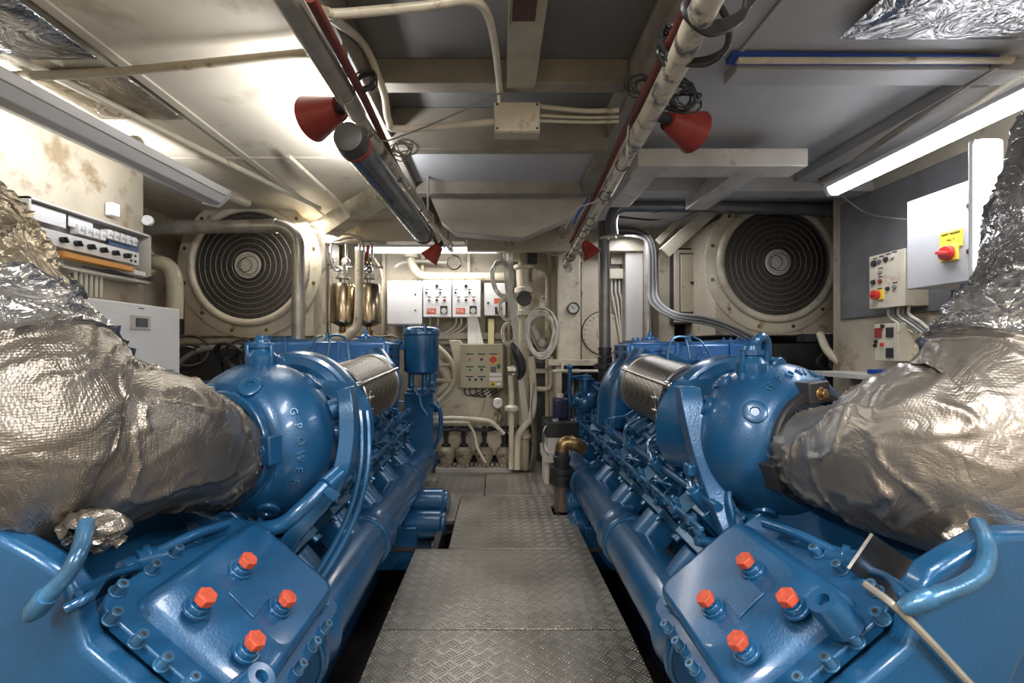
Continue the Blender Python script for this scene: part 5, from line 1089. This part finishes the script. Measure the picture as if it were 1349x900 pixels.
t = thing('white_cabinet', 'white inverter cabinet with small display on the left wall', 'cabinet', (-2.15,2.8,1.0))
m = M(); m.prism([(2.35,1.505),(3.10,1.505),(3.10,1.0),(3.05,1.0),(3.05,1.12),(2.35,1.12)], (-2.38,0,0), (0,1,0), (0,0,1), (.36,0,0)); m.build('cabinet_body', WHITE, t, bevel=.006)
m = M(); m.bb(-2.02,-2.012,2.68,2.83,1.36,1.44); dp = m.build('display_bezel', GREYP, t, bevel=.002); m = M(); m.bb(-2.012,-2.008,2.71,2.80,1.375,1.425); m.build('display_screen', SCREEN, dp); m = M(); m.bb(-2.02,-2.018,2.745,2.785,1.478,1.484); m.build('maker_mark', DARK, t)
m = M(); m.bb(-2.38,-2.05,2.35,3.04,1.0,1.12); m.build('cabinet_recess', GREYP, t); m = M(); m.bb(-2.05,-2.045,2.86,3.03,1.0,1.05); m.build('blue_sticker', mat('sky_blue', (.08,.25,.60), .4), t)
m = M(); m.cyl((-2.36,3.3,2.12),(-2.36,3.28,2.12),.035,n=20); m.cyl((-2.41,3.29,2.12),(-2.36,3.29,2.12),.012,n=10); m.torus((-2.36,3.28,2.12),(0,1,0),.03,.006,20,6); m.build('round_detector', WHITE, label='small round white detector above the breaker panel', cat='detector')
m = M(); m.box((-2.37,3.0,2.11),(.05,.06,.08)); m.build('wall_switch', WHITE, label='small white switch box on the wall above breaker panel', cat='switch', bevel=.005)
# dark clutter under the left fan
t = thing('rope_pile', 'dark heap of coiled hoses under the left fan', 'hose', P(290,470,3.6))
rnd = random.Random(5); m = M()
for k in range(10):
    c = P(rnd.uniform(235,345), rnd.uniform(462,505), 3.7); u = rnd.uniform(.06,.14); m.torus(c, (rnd.uniform(-1,1), 1, rnd.uniform(-1,1)), u, .011, 22, 6)
m.build('hose_loops', BLACK, t)
pipe('curved_hose', [P(225,495,3.75), P(240,475,3.75), P(262,462,3.75), P(300,457,3.75), P(350,462,3.75)], .02, GREYC, 'grey hose arching over the dark coils under the left fan', 'hose')
# ------------------------------------------------ right wall
t = thing('switch_cabinet', 'large light grey switch cabinet with red and yellow isolator', 'cabinet', (2.35,2.4,1.58))
m = M(); m.bb(2.20,2.58,2.05,2.58,1.565,2.03); m.build('cabinet_body', GREYP, t, bevel=.004)
m = M(); m.bb(2.18,2.20,2.05,2.58,1.565,2.03); dd = m.build('cabinet_door', mat('grey_door', (.40,.40,.41), .35), t, bevel=.004)
for z_ in (1.70, 1.91): m = M(); m.cyl((2.18,2.235,z_),(2.172,2.235,z_),.013,n=16); m.build('door_lock', DARK, dd)
m = M(); m.bb(2.176,2.18,2.27,2.385,1.735,1.815); lb = m.build('danger_label', mat('yellow_label', (.72,.60,.05), .4), dd)
m = M(); m.text('SAFETY BREAKER', (2.175,2.3275,1.803), (0,-1,0), (0,0,1), .0125, .0006); m.text('No. 3', (2.175,2.3275,1.775), (0,-1,0), (0,0,1), .016, .0006); m.build('label_text', DARK, lb, smooth=0)
m = M(); m.bb(2.165,2.18,2.285,2.375,1.67,1.75); ip = m.build('isolator_plate', YEL, dd, bevel=.006); m = M(); m.cyl((2.165,2.33,1.71),(2.145,2.33,1.71),.038,.034,n=28); m.box((2.138,2.33,1.71),(.02,.06,.016),Matrix.Rotation(.25,3,'X')); m.build('isolator_knob', REDB, ip, bevel=.002)
M_ = M
def M(xf=None): return M_(xf or (lambda p: V((p[0], 2.90+(p[1]-3.10)*.737, 1.51+(p[2]-1.52)*.86))))
t = thing('starter_box', 'mid sized control box with red isolator right of the right fan', 'control box', (2.5,3.04,1.51))
m = M(); m.bb(2.45,2.62,3.10,3.48,1.52,1.92); m.build('box_body', CREAM, t, bevel=.004); m = M(); m.bb(2.44,2.45,3.10,3.48,1.52,1.92); dd = m.build('box_door', CREAM2, t, bevel=.003)
for (u, w_, r, mt_) in ((.04,.34,.026,DARK),(.10,.345,.018,SCREEN),(.17,.35,.02,DARK),(.24,.36,.02,GREYP),(.11,.265,.014,GREYC),(.11,.20,.016,RED),(.035,.20,.02,BLACK),(.19,.135,.016,BLACK),(.26,.14,.018,GREYC)):
    m = M(); p_ = V((2.44, 3.46-u, 1.52+w_)); m.cyl(p_, p_+V((-.014,0,0)), r, r*.85, n=16); m.build('pilot_knob', mt_, dd)
m = M()
for u, w_ in ((.05,.375),(.12,.38),(.19,.385),(.255,.39),(.11,.295),(.11,.23),(.10,.145),(.26,.17)): m.box((2.4395,3.46-u,1.52+w_),(.002,.05,.009))
m.build('caption_strip', DARK, dd)
m = M(); m.box((2.435,3.35,1.62),(.01,.07,.075)); ip = m.build('isolator_plate', YEL, dd); m = M(); m.cyl((2.43,3.37,1.62),(2.40,3.37,1.62),.034,n=22); m.box((2.395,3.37,1.62),(.012,.05,.012)); m.build('isolator_knob', REDB, ip)
def M(xf=None): return M_(xf or (lambda p: V((p[0], 2.96+(p[1]-3.18)*.70, 1.176+(p[2]-1.20)*1.02))))
t = thing('meter_box', 'small meter box with dark square meters below starter box', 'control box', (2.5,3.05,1.18))
m = M(); m.bb(2.45,2.60,3.18,3.45,1.20,1.43); bd = m.build('box_body', CREAM2, t, bevel=.004)
for (y_, z_, mt_) in ((3.40,1.375,RED),(3.27,1.375,DARK),(3.27,1.25,DARK)): m = M(); m.box((2.447,y_,z_),(.01,.075,.06)); m.build('square_meter', mt_, bd, bevel=.002)
for (y_, z_, mt_) in ((3.42,1.32,BLACK),(3.35,1.30,REDB),(3.43,1.295,DARK),(3.345,1.415,BLACK)): m = M(); m.cyl((2.45,y_,z_),(2.435,y_,z_),.012,n=14); m.build('small_button', mt_, bd)
def M(xf=None): return M_(xf or (lambda p: V((p[0], 2.90+(p[1]-3.10)*.737, p[2]-.01))))
for k in range(5): pipe('wall_cable', [(2.5,3.36-.05*k,1.52),(2.49,3.34-.05*k,1.47),(2.50,3.25-.05*k,1.42),(2.52,3.14-.04*k,1.36)], .010, GREYC if k % 2 else GREYL, 'cable below starter box beside meter box, %s from the left' % ('first','second','third','fourth','fifth')[k], 'cable', 'cables below the starter box', n=8)
M = M_
m = M(); a = P(1199,442,3.0); m.cyl(a, a+V((0,0,-.06)), .04, n=20); m.m = 1; m.cyl(a+V((0,0,.015)), a, .041, n=20); m.cyl(a+V((0,0,-.06)), a+V((0,0,-.075)), .041, n=20); m.build('tape_roll', [mat('tape_blue', (.05,.08,.55), .4), PAPER], label='small blue and white roll beside meter box', cat='roll')
m = M(); m.bb(2.3,2.6,2.6,3.6,1.06,1.09); m.build('wall_shelf', GREYL, label='pale shelf edge under the meter box', cat='shelf'); 
m = M(); m.box((2.36,2.95,1.11),(.10,.16,.03)); m.build('blue_box', BLUEB, label='small blue packet on the pale shelf', cat='packet', bevel=.004)
pipe('orange_hose', [P(1124,355,3.9), P(1117,368,3.9), P(1116,380,3.9), P(1124,394,3.9), P(1127,402,3.9)], .014, ORG_D, 'short orange hose right of the right fan', 'hose')
pipe('grey_rod', [P(1133,340,3.8), P(1133,400,3.8), P(1134,432,3.8)], .011, CHROME, 'bright upright rod right of the right fan', 'rod', sm=0)
pipe('grey_hose', [P(1119,400,3.85), P(1117,415,3.85), P(1125,430,3.8), P(1145,440,3.7), P(1152,460,3.6), P(1152,478,3.6)], .030, GREYC, 'thick grey hose curving down to the meter box', 'hose')
pipe('grey_hose', [P(1080,440,3.9), P(1090,462,3.8), P(1110,480,3.7), P(1140,492,3.6)], .03, PIPE, 'beige hose sloping down behind the right turbocharger', 'hose')
pipe('grey_hose', [P(1122,290,4.0), P(1140,282,3.9), P(1150,270,3.8), P(1160,262,3.7)], .05, PIPEG, 'grey duct elbow above the orange hose', 'hose')
m = M(); m.bb(*face_box(1060,440,1200,450,3.9,.1)); m.bb(*face_box(1088,446,1100,462,3.85,.05)); m.build('dark_ledge', DARK, label='dark ledge below the right fan', cat='beam')
# loose things at the photo's lower right corner behind the right engine
m = M(); m.bb(2.06,2.55,.9,3.2,-.62,.35); m.build('bilge_step', CREAM, label='cream bilge step outboard of the right engine', cat='step', bevel=.02)

# more pipework and fittings on the far wall
pipe('white_lead', [P(690,326,5.1), P(706,326,5.1), P(720,334,5.1), P(740,336,5.0), P(752,334,5.0)], .010, GREYL, 'white lead running to the coiled cord under the hood', 'cable')
m = M(); m.bb(*face_box(694,328,708,347,5.05,.08)); m.build('black_socket', BLACK, label='small black socket box above the tall valve stack', cat='socket', bevel=.01)
m = M(); m.bb(*face_box(668,320,686,342,5.1,.12)); m.build('rusty_bracket', PIPE, label='stained bracket block at the top of the valve stack', cat='bracket', bevel=.004)
pipe('back_pipe', [P(492,340,5.5), P(500,352,5.5), P(504,372,5.5), P(504,440,5.5)], .016, PIPE, 'thin pipe dropping left of the plain white cabinet')
pipe('back_pipe', [P(520,352,5.5), P(530,346,5.5), P(552,344,5.5), P(590,346,5.5)], .018, PIPEG, 'grey pipe just under the far lamp')
pipe('back_pipe', [P(505,432,5.63), P(512,440,5.63), P(530,445,5.63), P(548,438,5.63), P(556,428,5.63)], .012, GREYL, 'pale hose looping under the plain white cabinet')
pipe('back_pipe', [P(600,470,5.5), P(560,436,5.5), P(556,420,5.5)], .012, GREYC, 'grey tube running diagonally behind the filter canister')
pipe('back_pipe', [P(836,320,5.0), P(770,322,5.1), P(765,345,5.1)], .014, CREAM2, 'cream tube across the top of the columns')
for k, x in enumerate((640, 646, 655)):
    pipe('drop_tube', [P(x,416,5.63), P(x,470,5.63), P(x+1,520,5.63)], .013, PIPE if k else GREYC, '%s of three tubes behind the yellow trunking' % ('leftmost','middle','rightmost')[k], sm=0)
m = M(); m.sph(P(548,487,5.0), .035, 14); m.cyl(P(548,487,5.0), P(548,487,5.25), .014, n=10); m.build('ball_knob', GREYL, label='pale ball knob beside the blue filter canister', cat='knob')
m = M(); m.tube([P(690,560,5.3), P(690,618,5.3)], .075, 22, 0); m.torus(P(690,585,5.3), (0,0,1), .08, .012, 24, 8); m.build('wrapped_pipe', DIRTY, label='dirty brown wrapped pipe rising behind curved cream pipe', cat='pipe')
t = thing('wall_gauge', 'round gauge on the far wall below the olive panel right edge', 'gauge', P(656,560,5.3)); g = P(655,549,5.3)
M().lathe(g, (0,-1,0), [(0,.05),(.02,.05),(.022,.042),(.016,.04)], 24).build('gauge_case', GREYP, t)
m = M(); m.bb(*face_box(700,486,764,492,5.2,.1)); m.bb(*face_box(724,492,730,600,5.2,.1)); m.bb(*face_box(750,492,756,560,5.3,.1)); m.build('bench_frame', CREAM, label='cream frame behind the battery', cat='frame', bevel=.004)
for k in range(4):
    x = 742+k*12
    pipe('dark_tube', [P(x,560,5.0), P(x-4+3*k,530,5.0), P(x+8,512,5.0), P(x+14,498,5.0)], .013, CABD, 'dark tube behind the blue gate valve, %s from the left' % ('first','second','third','fourth')[k], 'hose', 'dark tubes behind the gate valve')
for k, (x, y) in enumerate(((1085,452),(1102,455),(1125,450))):
    pipe('dark_tube', [P(x,440,4.1), P(x+4,y+8,4.1), P(x-8,y+26,4.1), P(x+10,y+40,4.1)], .016, CABD if k != 1 else GREYC, '%s hose hanging under the right fan' % ('leftmost','middle','rightmost')[k], 'hose', 'hoses under the right fan')
m = M(); m.box(P(1095,452,4.0), (.06,.06,.16)); m.cyl(P(1095,462,4.0), P(1095,475,4.0), .02, n=12); m.build('drain_fitting', GREYP, label='pale square fitting under the right fan', cat='fitting', bevel=.004)
# ------------------------------------------------ light and camera
def area(name, loc, rot, sx, sy, e, col=(1,.95,.88)):
    l = bpy.data.lights.new(name, 'AREA'); l.shape = 'RECTANGLE'; l.size = sx; l.size_y = sy; l.energy = e; l.color = col
    o = bpy.data.objects.new(name, l); C.objects.link(o); o.location = loc; o.rotation_euler = rot; return o
def point(name, loc, e, r=.06, col=(1,.95,.88)):
    l = bpy.data.lights.new(name, 'POINT'); l.energy = e; l.shadow_soft_size = r; l.color = col
    o = bpy.data.objects.new(name, l); C.objects.link(o); o.location = loc; return o
area('lamp_right', (2.04,2.3,2.15), (0,0,0), .08, 1.2, 8, (.93,.95,1))
area('lamp_far', (-.75,5.18,2.26), (0,0,0), 1.5, .08, 9)
area('fill_near_left', (-1.2,-.85,2.30), (0,0,0), .12, 1.2, 48, (1,.94,.86))  # fill light of the added left batten, out of view
area('fill_near_right', (1.25,-.85,2.30), (0,0,0), .12, 1.2, 58, (1,.94,.86))  # fill light of the added right batten, out of view
area('lamp_left_up', (-1.95,2.35,2.18), (0,PI*.72,0), .10, 1.3, 7, (.95,.97,1))
area('fill_left_ceiling', (-.78,2.5,2.18), (0,PI,0), .08, .9, 13, (.95,.97,1))  # added up-facing light to brighten the left ceiling; the tube itself is unlit
area('area_left_back', (-1.6,4.3,2.36), (0,0,0), .10, .8, 12)  # bare area light facing down, no fixture modelled
area('area_right_back', (1.3,4.4,2.36), (0,0,0), .10, .8, 6, (.95,.95,1))  # bare area light by the right fan, no fixture modelled
area('fill_middle', (.05,.6,2.42), (0,0,0), .3, 1.0, 22, (1,.96,.9))  # added bare light above the view, no fixture, brightens the floor
w = bpy.data.worlds.new('world'); bpy.context.scene.world = w; w.use_nodes = True
w.node_tree.nodes['Background'].inputs[0].default_value = (.9,.88,.85,1); w.node_tree.nodes['Background'].inputs[1].default_value = .1
cd = bpy.data.cameras.new('camera'); cam = bpy.data.objects.new('camera', cd); C.objects.link(cam)
cam.location = (0, 0, CAM_Z); cam.rotation_euler = (PI/2, 0, 0)
cd.sensor_width = 36; cd.lens = 36*F/1349; cd.shift_x = 20.5/1349; cd.shift_y = 10/1349; cd.clip_start = .02
bpy.context.scene.camera = cam
vs_ = bpy.context.scene.view_settings
vs_.view_transform = 'Standard'; vs_.look = 'None'; vs_.gamma = 1; vs_.exposure = .84; vs_.use_curve_mapping = False
